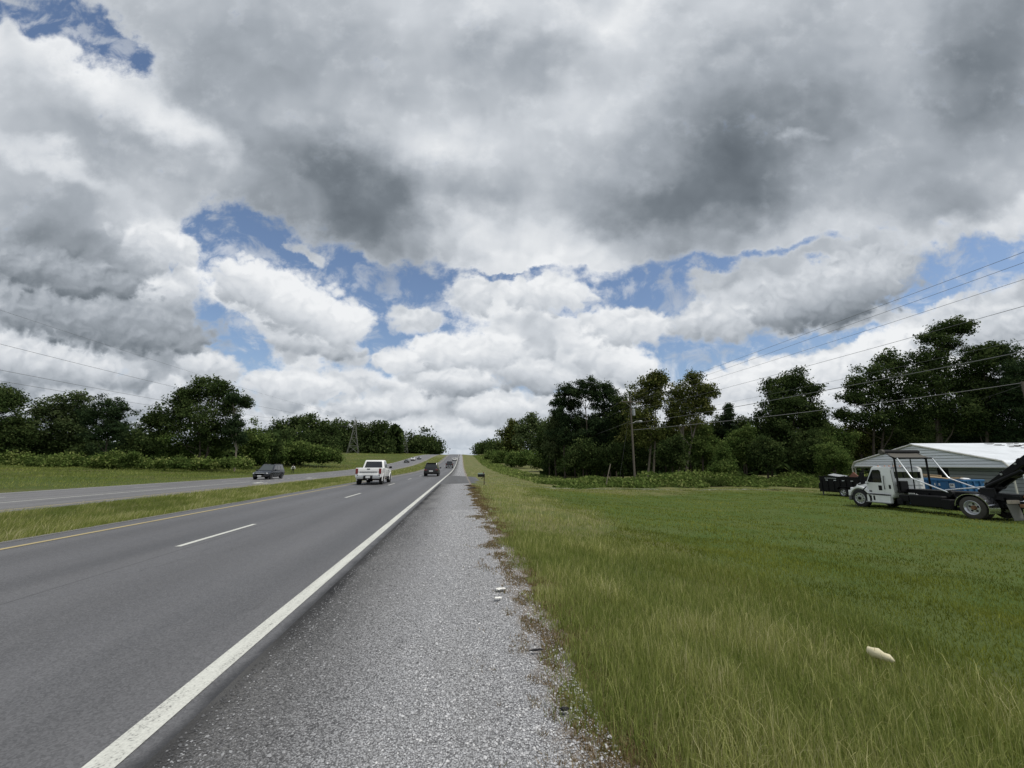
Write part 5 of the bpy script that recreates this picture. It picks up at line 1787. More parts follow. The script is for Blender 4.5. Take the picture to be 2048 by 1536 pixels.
# ---------------------------------------------------------------- white roll-off truck, trailer and bin on the lawn
P_CAB = paint('white_truck_paint', (0.84, 0.85, 0.84), rough=.32)
M_TARP = pmat('tarp_mesh', (0.095, 0.088, 0.075), rough=.95, var=.25, vscale=3)
M_ALU = pmat('aluminium_tube', (0.66, 0.68, 0.70), rough=.35, metal=.55)
M_BLUE = pmat('blue_bin_paint', (0.018, 0.125, 0.30), rough=.55, var=.28, vscale=2.2)
M_BLUE_D = pmat('blue_bin_rib_paint', (0.022, 0.110, 0.25), rough=.6, var=.3, vscale=2.2)
M_PLANK = pmat('raw_timber', (0.46, 0.34, 0.20), rough=.9, var=.3, vscale=6)
M_BROWN = pmat('brown_board', (0.17, 0.080, 0.040), rough=.7, var=.3, vscale=4)
M_TERRA = pmat('terracotta_board', (0.27, 0.125, 0.085), rough=.9, var=.25, vscale=4)
M_STICKER = pmat('white_sticker', (0.72, 0.74, 0.75), rough=.5)
M_ORANGE = pmat('orange_lens', (0.45, 0.16, 0.03), rough=.4)


def worn_marks(parent, x, y, z, widths, h, mat):
    """row of small pale flecks where the photograph shows lettering too small to read; runs along the left side"""
    mb = MB()
    for w_ in widths:
        mb.box((x, y - w_ / 2, z + rng.uniform(-.006, .006)), (.004, w_ * .72, h * rng.uniform(.7, 1)))
        y -= w_
    return mb.build('lettering', mat, parent)


def big_wheel(parent, x, y, r, w, side, front):
    s = side
    prof_ = [(-w / 2, r * .60), (-w * .5, r * .74), (-w * .46, r * .93), (-w * .36, r), (w * .36, r), (w * .46, r * .93), (w * .5, r * .74), (w / 2, r * .60), (w * .3, r * .57), (-w * .3, r * .57), (-w / 2, r * .60)]
    o = MB().lathe(prof_, 36, 'X').build('wheel', M_TYRE if front else M_TYRE_DUST, parent, smooth=True)
    o.location = (x, y, r)
    if front:      # dished outward with a ring of hand holes round a dark hub
        MB().lathe([(s * w * .50, r * .62), (s * w * .54, r * .60), (s * w * .50, r * .55), (s * w * .56, r * .33), (s * w * .58, r * .22), (s * w * .58, 0)], 32, 'X').build('rim', M_RIM, o, smooth=True)
        for k_ in range(10):
            a = 2 * math.pi * k_ / 10
            MB().lathe([(s * w * .45, 0), (s * w * .45, r * .055), (s * w * .575, r * .052), (s * w * .575, 0)], 8, 'X', (0, r * .455 * math.cos(a), r * .455 * math.sin(a))).build('hand_hole', M_DARK, o)
        MB().lathe([(s * w * .5, 0), (s * w * .5, r * .20), (s * w * .70, r * .17), (s * w * .74, 0)], 16, 'X').build('hub', M_BLACK, o, smooth=True)
        for k_ in range(10):
            a = 2 * math.pi * (k_ + .5) / 10
            MB().lathe([(s * w * .55, 0), (s * w * .55, r * .03), (s * w * .62, r * .03), (s * w * .62, 0)], 6, 'X', (0, r * .28 * math.cos(a), r * .28 * math.sin(a))).build('wheel_nut', M_CHROME, o)
    else:          # deep dish
        MB().lathe([(s * w * .50, r * .63), (s * w * .53, r * .60), (s * w * .47, r * .55), (s * w * .06, r * .47), (s * w * .02, r * .20), (s * w * .10, 0)], 32, 'X').build('rim', M_RIM, o, smooth=True)
        for k_ in range(5):
            a = 2 * math.pi * k_ / 5 + .3
            MB().lathe([(s * w * .00, 0), (s * w * .00, r * .10), (s * w * .075, r * .095), (s * w * .075, 0)], 10, 'X', (0, r * .33 * math.cos(a), r * .33 * math.sin(a))).build('hand_hole', M_DARK, o)
        MB().lathe([(s * w * .02, 0), (s * w * .02, r * .22), (s * w * .32, r * .16), (s * w * .34, 0)], 14, 'X').build('hub', M_RUST, o, smooth=True)
    return o


def rolloff_truck():
    TX, TY = 25.7, 17.3
    gz = float(terr(TX, TY + 2.8))
    root = thing('rolloff_truck', 'white roll-off truck with tarp gantry parked on the lawn', 'truck', (TX, TY, gz))
    r = .53
    # frame, tanks, axles
    for s in (-1, 1):
        MB().box((s * .42, 1.9, .74), (.10, 8.2, .26)).build('frame_rail', M_BLACK, root)
        MB().box((s * .55, 1.0, 1.05), (.16, 4.9, .20)).build('hoist_rail', M_BLACK, root, bevel=.01)
    MB().box((0, 5.6, .50), (2.0, .12, .12)).build('front_axle', M_BLACK, root)
    MB().lathe([(-.95, 0), (-.95, .09), (-.2, .10), (-.18, .22), (.18, .22), (.2, .10), (.95, .09), (.95, 0)], 14, 'X', (0, 0, r)).build('rear_axle', M_BLACK, root, smooth=True)
    MB().box((-.86, 2.05, .66), (.52, 1.6, .60)).build('hydraulic_tank', M_BLACK, root, bevel=.05)
    MB().lathe([(-.55, 0), (-.55, .29), (.55, .29), (.55, 0)], 18, 'Y', (.88, 2.2, .62)).build('fuel_tank', M_CHROME, root, smooth=True)
    MB().box((-.95, 1.10, .58), (.40, .40, .50)).build('tool_box', M_BLACK, root, bevel=.03)
    MB().box((-.80, 3.15, .72), (.55, .50, .36)).build('battery_box', M_BLACK, root, bevel=.03)
    MB().box((-1.0, 3.35, .52), (.30, .30, .35)).build('air_tank', M_BLACK, root, bevel=.05)
    MB().box((0, 1.1, 1.18), (1.30, 4.6, .06)).build('deck_plate', M_BLACK, root)
    for y in (-.9, .1, 1.2, 2.2, 3.0):
        MB().box((0, y, 1.0), (1.5, .12, .14)).build('cross_member', M_BLACK, root)
    MB().tube([(0, .2, .55), (0, 4.2, .66)], .07, 8).build('drive_shaft', M_BLACK, root)
    MB().box((.88, .98, .62), (.50, .70, .56)).build('tool_box', M_BLACK, root, bevel=.03)
    for s in (-1, 1):
        MB().box((s * .48, .0, .66), (.12, 1.5, .14)).build('leaf_spring', M_BLACK, root)
        MB().box((s * .50, .72, .50), (.14, .24, .34)).build('spring_hanger', M_BLACK, root)
    MB().lathe([(-.4, 0), (-.4, .13), (.4, .13), (.4, 0)], 12, 'X', (0, .95, .48)).build('air_tank', M_BLACK, root)
    tags = MB()
    tags.box((-1.0, 2.75, .98), (.08, .30, .10)).box((-1.0, 2.45, .93), (.06, .22, .07), rot=(R(25), 0, 0)).box((-.98, 2.6, .90), (.05, .16, .08), rot=(R(-30), 0, 0))
    tags.build('chain_bundle', M_GALV, root, bevel=.015)
    # wheels
    for s in (-1, 1):
        big_wheel(root, s * 1.04, 5.6, r, .30, s, True)
        big_wheel(root, s * 1.07, 0, r, .28, s, False)
        big_wheel(root, s * .76, 0, r, .26, s, False)
    # rear mudguards: quarter bands of bright sheet
    for s in (-1, 1):
        arc = [(1.02 * (r + .14) / (r + .14) * (r + .14) * math.cos(a), r + (r + .12) * math.sin(a)) for a in np.linspace(math.radians(185 - 8), math.radians(-20), 19)]
        arc = [(-u, w) for u, w in arc]
        inner = [(u * .955, r + (w - r) * .955) for u, w in arc]
        MB().prism(arc + inner[::-1], s * .62, s * 1.22, 'X').build('mudguard', M_CHROME, root, smooth=True)
        MB().box((s * .95, -1.42, .48), (.58, .03, .72), rot=(R(-12), 0, 0)).build('mud_flap', M_BLACKMATT if s > 0 else pmat('grey_mud_flap', (.17, .165, .15), rough=.9, var=.2), root)
        MB().box((s * .95, -1.40, .92), (.62, .06, .16)).build('tail_board', M_RUST if s > 0 else pmat('worn_reflector_board', (.42, .36, .29), rough=.8, var=.6, vscale=9), root, bevel=.01)
        MB().lathe([(-.03, 0), (-.03, .10), (.03, .09), (.03, 0)], 14, 'Y', (s * .75, -1.75, 1.15)).build('tail_lamp', M_ORANGE, root, smooth=True)
    MB().box((0, -1.75, .78), (2.2, .12, .14)).build('rear_beam', M_RUST, root)
    MB().lathe([(-.5, 0), (-.5, .11), (.5, .11), (.5, 0)], 14, 'X', (0, -1.95, 1.16)).build('tail_roller', M_RUST, root, smooth=True)
    # cab: side outline extruded across, then hood and fenders
    side = [(3.60, .96), (3.60, 2.28), (3.66, 2.40), (3.78, 2.46), (4.62, 2.45), (4.74, 2.40), (5.12, 1.66), (5.20, 1.50), (5.20, .80), (4.15, .62), (3.75, .70)]
    MB().prism(side, -1.06, 1.06, 'X').build('cab', P_CAB, root, bevel=.07, smooth=True, seg=3)
    mb = MB()
    st = ((5.06, 1.03, .62, 1.63), (5.35, .99, .60, 1.585), (5.75, .93, .62, 1.50), (6.02, .87, .66, 1.40), (6.17, .82, .70, 1.26), (6.23, .78, .74, 1.02))
    for (y, w, zb, zt) in st:
        h = zt - zb
        half_ = [(w * .96, zb), (w, zb + h * .45), (w * .985, zb + h * .78), (w * .90, zb + h * .94), (w * .62, zt), (w * .2, zt + .015)]
        mb.v += [(u, y, z) for u, z in half_] + [(-u, y, z) for u, z in half_[::-1]]
    n = 12
    for i in range(len(st) - 1):
        for j in range(n):
            mb.f.append([i * n + j, i * n + (j + 1) % n, (i + 1) * n + (j + 1) % n, (i + 1) * n + j])
            mb.mi.append(0)
    mb.f += [list(range(n))[::-1], list(range((len(st) - 1) * n, len(st) * n))]
    mb.mi += [0, 0]
    mb.build('hood', P_CAB, root, smooth=True)
    for s in (-1, 1):
        # fender: shell following the wheel, sloping forward into the bumper
        oa = [(5.6 - (r + .21) * math.cos(a), r - .02 + (r + .20) * math.sin(a)) for a in np.linspace(math.radians(-8), math.radians(138), 16)]
        oa = [(4.84, .40)] + oa + [(6.30, .98), (6.33, .66)]
        ia = [(5.6 - (r + .085) * math.cos(a), r + (r + .07) * math.sin(a)) for a in np.linspace(math.radians(-14), math.radians(168), 18)]
        MB().prism(oa + ia[::-1], s * .70, s * 1.19, 'X').build('fender', P_CAB, root, bevel=.03, smooth=True, seg=2)
        MB().box((s * .93, 6.22, 1.02), (.30, .14, .26)).build('headlight', M_LENS, root, bevel=.04)
        # bonnet vent and badge
        MB().box((s * .955, 5.62, 1.38), (.03, .42, .07), rot=(R(-10), 0, 0)).build('hood_vent', M_BLACK, root, bevel=.008)
        MB().box((s * 1.195, 5.20, 1.15), (.02, .34, .05), rot=(R(-42), 0, 0)).build('fender_slot', M_BLACK, root)
        # door with seams, window, handle, quarter light bar
        dz = [(4.18, .86), (5.06, .86), (5.10, 1.50), (5.05, 1.60), (4.66, 2.26), (4.22, 2.28)]
        MB().prism(dz, s * 1.06, s * 1.078, 'X').build('door', P_CAB, root, bevel=.012)
        win = [(4.24, 1.55), (4.98, 1.55), (4.99, 1.62), (4.66, 2.18), (4.60, 2.23), (4.30, 2.23), (4.24, 2.17)]
        MB().prism(win, s * 1.079, s * 1.090, 'X').build('door_window', M_GLASS, root)
        fr = [(4.21, 1.52), (5.02, 1.52), (5.03, 1.63), (4.69, 2.21), (4.62, 2.26), (4.28, 2.26), (4.21, 2.19)]
        MB().prism(fr, s * 1.0785, s * 1.083, 'X').build('window_seal', M_BLACK, root)
        MB().tube([(s * 1.092, 4.80, 1.58), (s * 1.092, 4.80, 1.98)], .010, 5).build('window_bar', M_BLACK, root)
        MB().box((s * 1.088, 4.34, 1.22), (.03, .20, .28)).build('handle_recess', M_BLACK, root, bevel=.03)
        MB().tube([(s * 1.10, 4.08, 1.15), (s * 1.13, 4.06, 1.30), (s * 1.13, 4.04, 1.78), (s * 1.10, 4.04, 1.92)], .018, 6).build('grab_rail', M_BLACK, root, smooth=True)
        MB().box((s * 1.065, 3.80, 1.30), (.02, .12, .22)).build('side_vent', M_BLACK, root, bevel=.02)
        MB().box((s * 1.085, 4.95, 1.00), (.008, .16, .10)).build('door_badge', M_GREYPLASTIC, root)
        # steps
        MB().box((s * 1.07, 4.48, .60), (.24, 1.36, .44)).build('step_skirt', P_CAB, root, bevel=.03)
        MB().box((s * 1.15, 4.48, .84), (.14, 1.36, .05)).build('upper_step', M_BLACK, root)
        MB().box((s * 1.15, 4.48, .38), (.20, 1.42, .06)).build('lower_step', M_GALV, root, bevel=.01)
        for y in (4.7, 4.9):
            MB().box((s * 1.192, y, .62), (.012, .10, .26)).build('step_opening', M_BLACK, root)
        # mirror
        mb = MB().box((s * 1.36, 5.10, 1.88), (.22, .12, .44)).box((s * 1.36, 5.10, 1.52), (.20, .12, .20))
        mb.tube([(s * 1.09, 5.02, 1.45), (s * 1.36, 5.12, 1.42), (s * 1.36, 5.12, 2.2), (s * 1.09, 4.80, 2.2)], .018, 6)
        mb.build('side_mirror', M_BLACK, root, bevel=.012)
    MB().prism([(5.14, 1.66), (4.76, 2.38), (4.78, 2.39), (5.16, 1.67)], -.94, .94, 'X').build('windscreen', M_GLASS, root)
    MB().box((0, 3.592, 1.98), (1.74, .02, .36)).build('rear_window', M_GLASS, root, bevel=.06)
    MB().box((0, 3.585, 1.40), (1.80, .01, .02)).build('cab_rib', M_GREYPLASTIC, root)
    MB().tube([(0, 3.62, 1.0), (-1.02, 3.61, 1.0), (-1.05, 3.62, 2.2), (-.95, 3.64, 2.38), (.95, 3.64, 2.38)], .012, 5).build('cab_seam', M_GREYPLASTIC, root)
    for x in (-.75, -.3, 0, .3, .75):
        MB().lathe([(0, 0), (0, .05), (.05, .035), (.06, 0)], 8, 'Z', (x, 4.55, 2.45)).build('roof_light', M_ORANGE, root)
    MB().box((0, 6.30, .52), (2.36, .20, .30)).build('front_bumper', M_GREYPLASTIC, root, bevel=.05)
    MB().box((0, 6.215, .95), (1.15, .05, .60)).build('grille', M_BLACKMATT, root, bevel=.02)
    # headache frame / tarp gantry
    for x in (-1.05, 0.0, 1.05):
        MB().tube([(x, 3.35, 1.02), (x, 3.30, 2.96)], .060 if x else .035, 4).build('gantry_post', M_BLACK, root)
    MB().box((0, 3.35, 1.06), (2.2, .10, .14)).build('gantry_base', M_BLACK, root)
    MB().box((0, 3.30, 2.92), (2.2, .07, .07)).build('gantry_beam', M_BLACK, root)
    MB().tube([(-1.08, 3.42, 1.9), (-1.08, 3.42, 2.7)], .012, 5).build('hose', M_BLACK, root)
    MB().box((-.72, 3.36, 1.35), (.52, .22, .62)).build('hydraulic_reservoir', M_BLACK, root, bevel=.03)
    for s in (-1, 1):
        MB().tube([(s * 1.0, 3.32, 2.9), (s * 1.05, 3.72, 3.24)], .045, 6).build('roller_bracket', M_BLACK, root)
    MB().lathe([(-1.18, 0), (-1.18, .115), (1.18, .115), (1.18, 0)], 16, 'X', (0, 3.76, 3.30)).build('tarp_roller', M_BLACKMATT, root, smooth=True)
    MB().lathe([(-1.34, 0), (-1.34, .14), (-1.19, .15), (-1.19, 0)], 16, 'X', (0, 3.76, 3.28)).build('roller_motor', M_TARP, root, smooth=True)
    V = []
    n = 9
    for i in range(n):
        t = i / (n - 1)
        for x in (-1.12, -.4, .4, 1.12):
            V.append((x, 3.72 - .68 * t, 3.24 - .32 * t - .05 * math.sin(math.pi * t) - .015 * math.cos(x * 3)))
    F = []
    for i in range(n - 1):
        for j in range(3):
            F.append((i * 4 + j, i * 4 + j + 1, i * 4 + j + 5, i * 4 + j + 4))
    t = MB().add(V, F).build('tarp', M_TARP, root)
    sd = t.modifiers.new('thickness', 'SOLIDIFY')
    sd.thickness = .012
    # bent aluminium arms that carry the tarp back
    for s in (-1, 1):
        yk = 2.45
        MB().tube([(s * 1.17, .85, 1.18), (s * 1.17, yk - .06, 1.80), (s * 1.17, yk + .03, 1.87), (s * 1.15, 3.06, 2.93)], .034, 8).build('tarp_arm', M_ALU, root, smooth=True)
        MB().lathe([(-.08, 0), (-.08, .12), (.08, .12), (.08, 0)], 12, 'X', (s * 1.12, .80, 1.16)).build('arm_pivot', M_BLACK, root)
    MB().tube([(-1.17, 3.06, 2.94), (1.17, 3.06, 2.94)], .032, 8).build('tarp_bar', M_BLACK, root)
    # hoist boom raised over the tail with its cylinder
    M_ = MB()
    p0, p1 = Vector((0, .15, 1.20)), Vector((0, -2.7, 3.62))
    d = (p1 - p0).normalized()
    ang = math.atan2(d.z, -d.y)
    c = (p0 + p1) / 2
    for s in (-1, 1):
        M_.box((s * .30, c.y, c.z), (.15, (p1 - p0).length, .28), rot=(-ang, 0, 0))
    M_.box((0, c.y, c.z + .05), (.5, (p1 - p0).length * .9, .08), rot=(-ang, 0, 0))
    for t in (.15, .38, .62, .85):
        q = p0.lerp(p1, t)
        M_.box((0, q.y, q.z), (.80, .16, .34), rot=(-ang, 0, 0))
    M_.build('hoist_boom', M_BLACK, root, bevel=.015)
    for t in (.35, .55, .8):
        q = p0.lerp(p1, t) + Vector((-.40, 0, .08))
        MB().lathe([(-.02, 0), (-.02, .05), (.02, .05), (.02, 0)], 10, 'X', tuple(q)).build('boom_pin', M_GALV, root)
    MB().tube([(-.55, 1.45, 1.26), (-.50, -.25, 1.52)], .035, 8).build('cylinder_rod', M_ALU, root, smooth=True)
    MB().tube([(-.50, -.25, 1.52), (-.42, -1.6, 2.3)], .075, 10).build('cylinder', M_BLACK, root, smooth=True)
    MB().box((-.62, -.35, 1.25), (.12, .55, .45)).build('boom_bracket', M_BLACK, root, bevel=.03)
    worn_marks(root, -.652, .72, 1.06, (.12, .10, .12), .12, M_CERAMIC)


def dump_trailer():
    x, y = 31.2, 29.0
    gz = float(terr(32, 30.5))
    root = thing('dump_trailer', 'black dump trailer loaded with scrap beside the truck nose', 'trailer', (x + .95, y + 1.75, gz), R(3))
    w, l, zb, zt = 1.9, 3.6, .42, 1.58
    for s in (-1, 1):
        MB().box((s * w / 2, 0, (zb + zt) / 2), (.05, l, zt - zb)).build('side_panel', M_BLACK, root)
        MB().box((s * (w / 2 + .02), 0, zt), (.10, l + .06, .08)).build('top_rail', M_BLACK, root)
        for i in range(7):
            MB().box((s * (w / 2 + .045), -l / 2 + .2 + i * (l - .4) / 6, (zb + zt) / 2 - .1), (.06, .06, zt - zb - .2)).build('side_rib', M_BLACK, root)
        for i in range(4):
            MB().box((s * (w / 2 + .085), -l / 2 + .7 + i * .72, zt - .28), (.008, .20, .05)).build('reflector', M_STICKER, root)
        for q in (-.75, .05):
            wheel(root, s * (w / 2 + .10), q - .4, .37, .22, s)
        MB().prism([(-1.75, .60), (-1.55, .84), (.0, .84), (.2, .60), (.12, .60), (-.05, .79), (-1.5, .79), (-1.67, .60)], s * (w / 2), s * (w / 2 + .27), 'X').build('trailer_fender', M_BLACK, root)
    MB().box((0, -l / 2, (zb + zt) / 2), (w, .05, zt - zb)).build('rear_gate', M_BLACK, root)
    MB().box((0, l / 2, (zb + zt) / 2), (w, .05, zt - zb)).build('front_panel', M_BLACK, root)
    MB().box((0, 0, zb), (w, l, .08)).build('floor', M_BLACK, root)
    MB().box((0, .3, .36), (.9, l + .6, .14)).build('trailer_frame', M_BLACK, root)
    MB().tube([(-.55, l / 2, .38), (0, l / 2 + .95, .40)], .06, 6).tube([(.55, l / 2, .38), (0, l / 2 + .95, .40)], .06, 6).build('drawbar', M_BLACK, root)
    MB().tube([(-.62, l / 2 + .12, .02), (-.62, l / 2 + .12, 1.1)], .05, 8).box((-.62, l / 2 + .12, .03), (.22, .22, .04)).box((-.62, l / 2 + .22, 1.02), (.3, .06, .05)).build('jack_stand', M_GREYPLASTIC, root)
    MB().box((-.35, l / 2 + .28, .75), (.62, .36, .50)).build('pump_box', M_BLACK, root, bevel=.02)
    MB().box((-(w / 2 + .085), -.45, .62), (.010, .14, .12)).build('sticker', M_STICKER, root)
    MB().box((-(w / 2 + .085), -.35, .46), (.010, .34, .10)).build('sticker', M_STICKER, root)
    worn_marks(root, -(w / 2 + .082), 1.25, zt - .12, (.16, .10, .12, .10, .13, .11, .12, .10, .12), .10, M_CERAMIC)
    # the load: things of their own lying on top
    M = root.matrix_basis
    p = M @ Vector((-.35, -.75, zt))
    tag(MB().prism([(-.62, -.1), (.55, -.1), (-.02, .42)], p.x - .03, p.x + .03, 'X').build('scrap_board', M_TERRA), 'pointed reddish brown board sticking out of the black trailer', 'board')
    o = bpy.data.objects['scrap_board']
    o.data.transform(Matrix.Translation((0, p.y, p.z)))
    p = M @ Vector((-.2, .75, zt + .02))
    tag(MB().box((p.x, p.y, p.z + .08), (.8, 1.1, .03), rot=(R(9), R(-8), R(14))).build('scrap_sheet', M_CERAMIC), 'grey sheet lying on the load of the black trailer', 'sheet')
    mb = MB()
    for _ in range(60):
        q = M @ Vector((rng.uniform(-.85, .85), rng.uniform(-1.6, 1.6), zt - .12 + rng.uniform(-.1, .16)))
        mb.box(tuple(q), (rng.uniform(.1, .5), rng.uniform(.05, .25), rng.uniform(.03, .12)), rot=tuple(rng.uniform(-.6, .6, 3)))
    tag(mb.build('scrap_load', M_BLACKMATT), 'dark jumble of scrap filling the black trailer', 'scrap', kind='stuff')


def blue_bin():
    gz = float(terr(29.2, 22.5))
    root = thing('blue_dumpster', 'blue open-topped roll-off bin behind the white truck', 'dumpster', (29.15, 22.6, gz), R(1.5))
    w, l, zb, zt = 1.5, 4.5, .16, 1.70
    for s in (-1, 1):
        MB().box((s * w / 2, 0, (zb + zt) / 2), (.05, l, zt - zb)).build('side_wall', M_BLUE, root)
        MB().box((s * (w / 2 + .02), 0, zt), (.12, l + .1, .11)).build('top_rail', M_BLUE, root, bevel=.012)
        for i in range(9):
            MB().box((s * (w / 2 + .06), -l / 2 + .12 + i * (l - .24) / 8, (zb + zt) / 2 - .04), (.09, .10, zt - zb - .08)).build('rib', M_BLUE_D, root, bevel=.008)
    for s in (-1, 1):
        MB().box((0, s * l / 2, (zb + zt) / 2), (w, .05, zt - zb)).build('end_wall', M_BLUE, root)
        MB().box((0, s * (l / 2 + .02), zt), (w, .11, .10)).build('end_rail', M_BLUE, root, bevel=.012)
    for q in (-.45, 0, .45):
        MB().box((q, -l / 2 - .05, (zb + zt) / 2), (.09, .08, zt - zb - .1)).build('end_rib', M_BLUE_D, root)
    MB().box((0, 0, zb), (w, l, .08)).build('floor', M_BLUE_D, root)
    MB().box((0, 0, .16), (w + .12, l + .04, .26)).build('base_shade', M_BLACK, root)  # black band paints the shadow over the lower part of the bin
    for s in (-1, 1):
        MB().box((s * .4, 0, .08), (.12, l + .4, .14)).build('skid', M_BLACK, root)
    for y, z, a, b in ((-1.05, 1.44, .30, .14), (-1.78, 1.40, .26, .24)):
        MB().box((-(w / 2 + .030), y, z), (.006, a, b)).build('sticker', M_STICKER, root)
    worn_marks(root, -(w / 2 + .036), -1.70, 1.43, (.08, .08), .10, M_GREYPLASTIC)
    M = root.matrix_basis
    p = M @ Vector((-.45, .35, zt))
    tag(MB().lathe([(-.025, 0), (-.025, .62), (.025, .62), (.025, 0)], 28, 'X', (p.x, p.y, p.z - .36)).build('round_tabletop', M_BROWN), 'round brown tabletop standing in the blue bin', 'tabletop')
    for i, (dx, dy, dz, l_, rz, rx) in enumerate(((-.3, -1.15, .09, 1.5, 8, 6), (-.1, -1.5, .12, 1.1, -20, -5), (.2, -1.0, .07, 1.7, 14, 3), (-.38, -1.75, .10, .6, 40, 10))):
        p = M @ Vector((dx, dy, zt + dz))
        tag(MB().box(tuple(p), (.13, l_, .045), rot=(R(rx), R(8 * (i - 1)), R(rz))).build('plank', M_PLANK), ['long pale plank nearest the side of the blue bin', 'pale plank tilted across the middle of the blue bin', 'longest pale plank on the far side of the blue bin', 'short stub of plank at the near corner of the blue bin'][i], 'plank', 'timber in the blue bin')
    p = M @ Vector((.35, .15, zt + .22))
    tag(MB().box(tuple(p), (.10, 1.3, .14), rot=(R(4), 0, R(5))).build('timber_beam', M_PLANK), 'thick reddish beam lying above the round tabletop', 'beam')
    p = M @ Vector((.25, -1.75, zt + .02))
    tag(MB().lathe([(-.05, 0), (-.05, .22), (.05, .24), (.10, .16), (.12, 0)], 18, 'Z', tuple(p)).build('bucket_lid', M_STICKER, smooth=True), 'white round lid on top of the near end of the blue bin', 'lid')


rolloff_truck()
dump_trailer()
blue_bin()


# ---------------------------------------------------------------- small things along the road
def mailbox():
    x, y = 1.98, 34.9
    z = float(terr(x, y))
    root = thing('mailbox', 'dark mailbox on a wooden post by the driveway', 'mailbox', (x, y, z))
    MB().box((0, 0, .50), (.09, .09, 1.02)).build('post', pmat('old_post', (.10, .085, .04), rough=.95, var=.3), root)
    MB().box((-.24, 0, .70), (.60, .08, .06)).box((-.12, 0, .62), (.34, .06, .05), rot=(0, R(-40), 0)).build('bracket', M_BLACK, root)
    out = [(-.10, .74), (.10, .74)] + [(.10 * math.cos(a), .90 + .10 * math.sin(a)) for a in np.linspace(0, math.pi, 9)]
    MB().prism(out, -.52, .02, 'X').build('box', M_BLACK, root)
    MB().prism([(u * 1.06, .735 + (w - .735) * 1.03) for u, w in out], -.545, -.522, 'X').build('door', M_BLACK, root)
    MB().box((-.08, -.11, 1.02), (.05, .01, .16)).build('flag', M_RED, root)
    mb = MB()
    V = [(u * 1.08, .87 + (w - .87) * 1.07) for u, w in out[2:]]
    mb.prism(V + [(V[-1][0] * .97, V[-1][1] - .005)] + [(u * .97, .868 + (w - .868) * .96) for u, w in V[::-1]], -.54, .03, 'X')
    mb.build('top_reflection', pmat('greenish_reflection', (.13, .17, .14), rough=.6, var=.3), root)  # greenish shell paints the reflection on the rounded top of the box


mailbox()


def lump(name, label, cat, loc, size, rz, mat, seed, group=None, rough=.18, seg=(14, 9)):
    """irregular rounded piece"""
    r2 = np.random.default_rng(seed)
    V, F = [], []
    nu, nv = seg
    ph = r2.uniform(0, 6, 6)
    for i in range(nv + 1):
        th = math.pi * i / nv
        for j in range(nu):
            a = 2 * math.pi * j / nu
            d = 1 + rough * (math.sin(2 * a + ph[0]) * math.sin(th * 2 + ph[1]) + .6 * math.sin(3 * a + ph[2]) * math.sin(3 * th + ph[3]))
            V.append((size[0] * math.cos(th) * (1 + .25 * abs(math.cos(th))) * d, size[1] * math.sin(th) ** .7 * math.cos(a) * d, size[2] * math.sin(th) ** .7 * math.sin(a) * d))
    for i in range(nv):
        for j in range(nu):
            F.append((i * nu + j, i * nu + (j + 1) % nu, (i + 1) * nu + (j + 1) % nu, (i + 1) * nu + j))
    o = MB().add(V, F).build(name, mat, smooth=True)
    o.location = loc
    o.rotation_euler = (0, 0, rz)
    return tag(o, label, cat, group)


M_CREAM = pmat('cream_foam', (0.66, 0.60, 0.40), rough=.8, var=.15, vscale=14, bump=.5, bscale=30)
M_PAPER = pmat('white_paper', (0.78, 0.77, 0.72), rough=.9, var=.08, vscale=20)
mb = MB().tube([(0, 0, 0), (.012, 0, .006), (.04, 0, .010), (.085, .004, .010), (.125, .004, .006), (.160, .010, .000), (.185, .012, -.008), (.20, .012, -.012)], [.012, .036, .045, .043, .040, .031, .019, .004], 12)
o = mb.build('litter_foam', M_CREAM, smooth=True)
for v in o.data.vertices:
    v.co += Vector((0, .006 * math.sin(v.co.x * 90), .006 * math.sin(v.co.x * 70 + v.co.y * 60)))
o.location = (3.98, 3.90, float(terr(4.0, 3.8)) + .115)
o.rotation_euler = (R(20), R(4), R(-66))
tag(o, 'cream blunt-ended piece of foam lying in the uncut grass', 'litter')


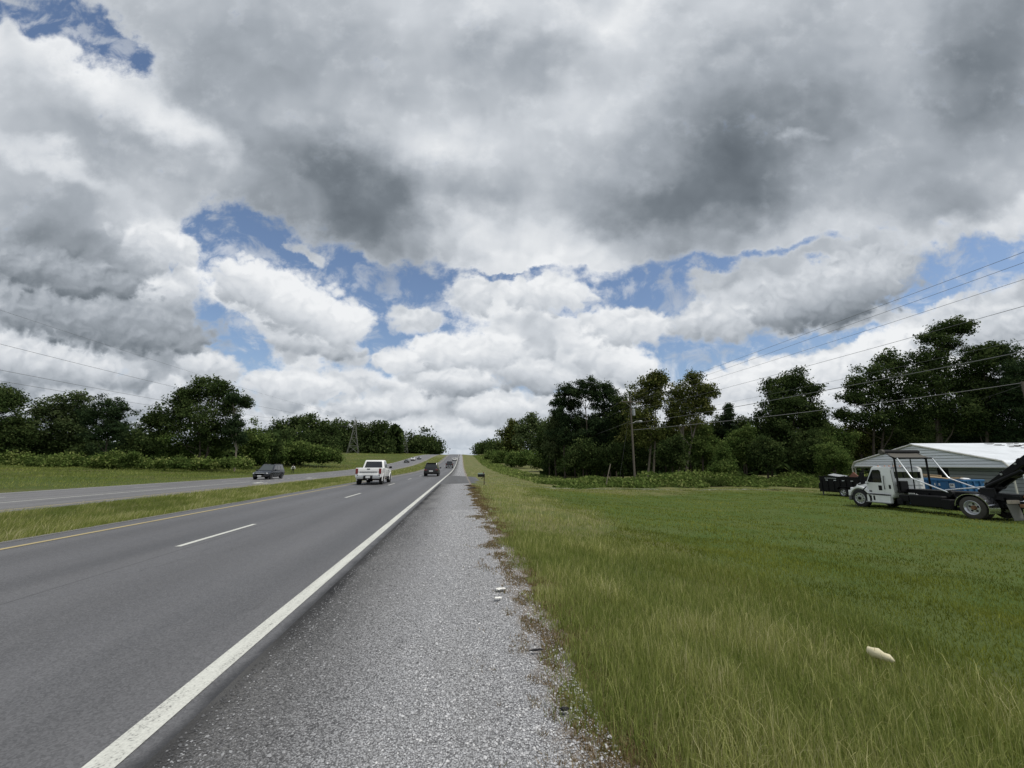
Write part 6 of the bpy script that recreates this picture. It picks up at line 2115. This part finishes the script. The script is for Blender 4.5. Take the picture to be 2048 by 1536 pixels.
def crumpled(name, label, loc, size, rz, seed):
    r2 = np.random.default_rng(seed)
    n = 6
    V = [(size[0] * (i / (n - 1) - .5), size[1] * (j / (n - 1) - .5) * (.7 + .5 * r2.random()), .004 + abs(r2.normal(0, .006))) for i in range(n) for j in range(n)]
    F = [(i * n + j, i * n + j + 1, (i + 1) * n + j + 1, (i + 1) * n + j) for i in range(n - 1) for j in range(n - 1)]
    o = MB().add(V, F).build(name, M_PAPER)
    o.location = loc
    o.rotation_euler = (0, 0, rz)
    sd = o.modifiers.new('thickness', 'SOLIDIFY')
    sd.thickness = .003
    return tag(o, label, 'litter', 'paper scraps on the gravel')


crumpled('paper_scrap', 'larger white paper scrap on the gravel edge, farther of two', (.57, 5.78, .012), (.12, .075), .3, 1)
crumpled('paper_scrap', 'smaller white paper scrap on the gravel, nearer of two', (.50, 5.40, .012), (.085, .065), -.2, 2)
lump('black_strip', 'black rubber strip lying on the gravel beside the dead weeds', 'litter', (.71, 3.95, .014), (.052, .012, .008), R(4), M_BLACKMATT, 5, rough=.1)
lump('tyre_scrap', 'black tyre scrap on the gravel just before the driveway', 'litter', (.78, 28.9, .03), (.24, .09, .035), R(5), M_BLACKMATT, 6, 'tyre scraps before the driveway')
lump('tyre_scrap', 'smaller black tyre scrap nearer the driveway edge', 'litter', (.62, 32.4, .03), (.17, .07, .03), R(-8), M_BLACKMATT, 7, 'tyre scraps before the driveway')
lump('gravel_clod', 'small dark clod at the weedy gravel edge near the viewer', 'litter', (.74, 3.05, .016), (.022, .016, .012), 0, M_BLACKMATT, 9)


def dead_stick():
    x0, y0, z0 = at(1211, 956, 46.5)
    z0 = float(terr(x0, y0))
    x1, y1, z1 = at(1221, 928, 47)
    mb = MB().tube([(x0, y0, z0), ((x0 + x1) / 2 - .05, (y0 + y1) / 2, (z0 + z1) / 2), (x1, y1, z1)], [.05, .045, .05], 7)
    mb.tube([((x0 + x1) / 2, (y0 + y1) / 2, (z0 + z1) / 2), (x0 + .55, y0, z0 + .9)], [.03, .015], 5)
    tag(mb.build('dead_branch', M_BARK_PALE, smooth=True), 'pale dead branch leaning in the weeds left of the tall pole', 'branch')


dead_stick()
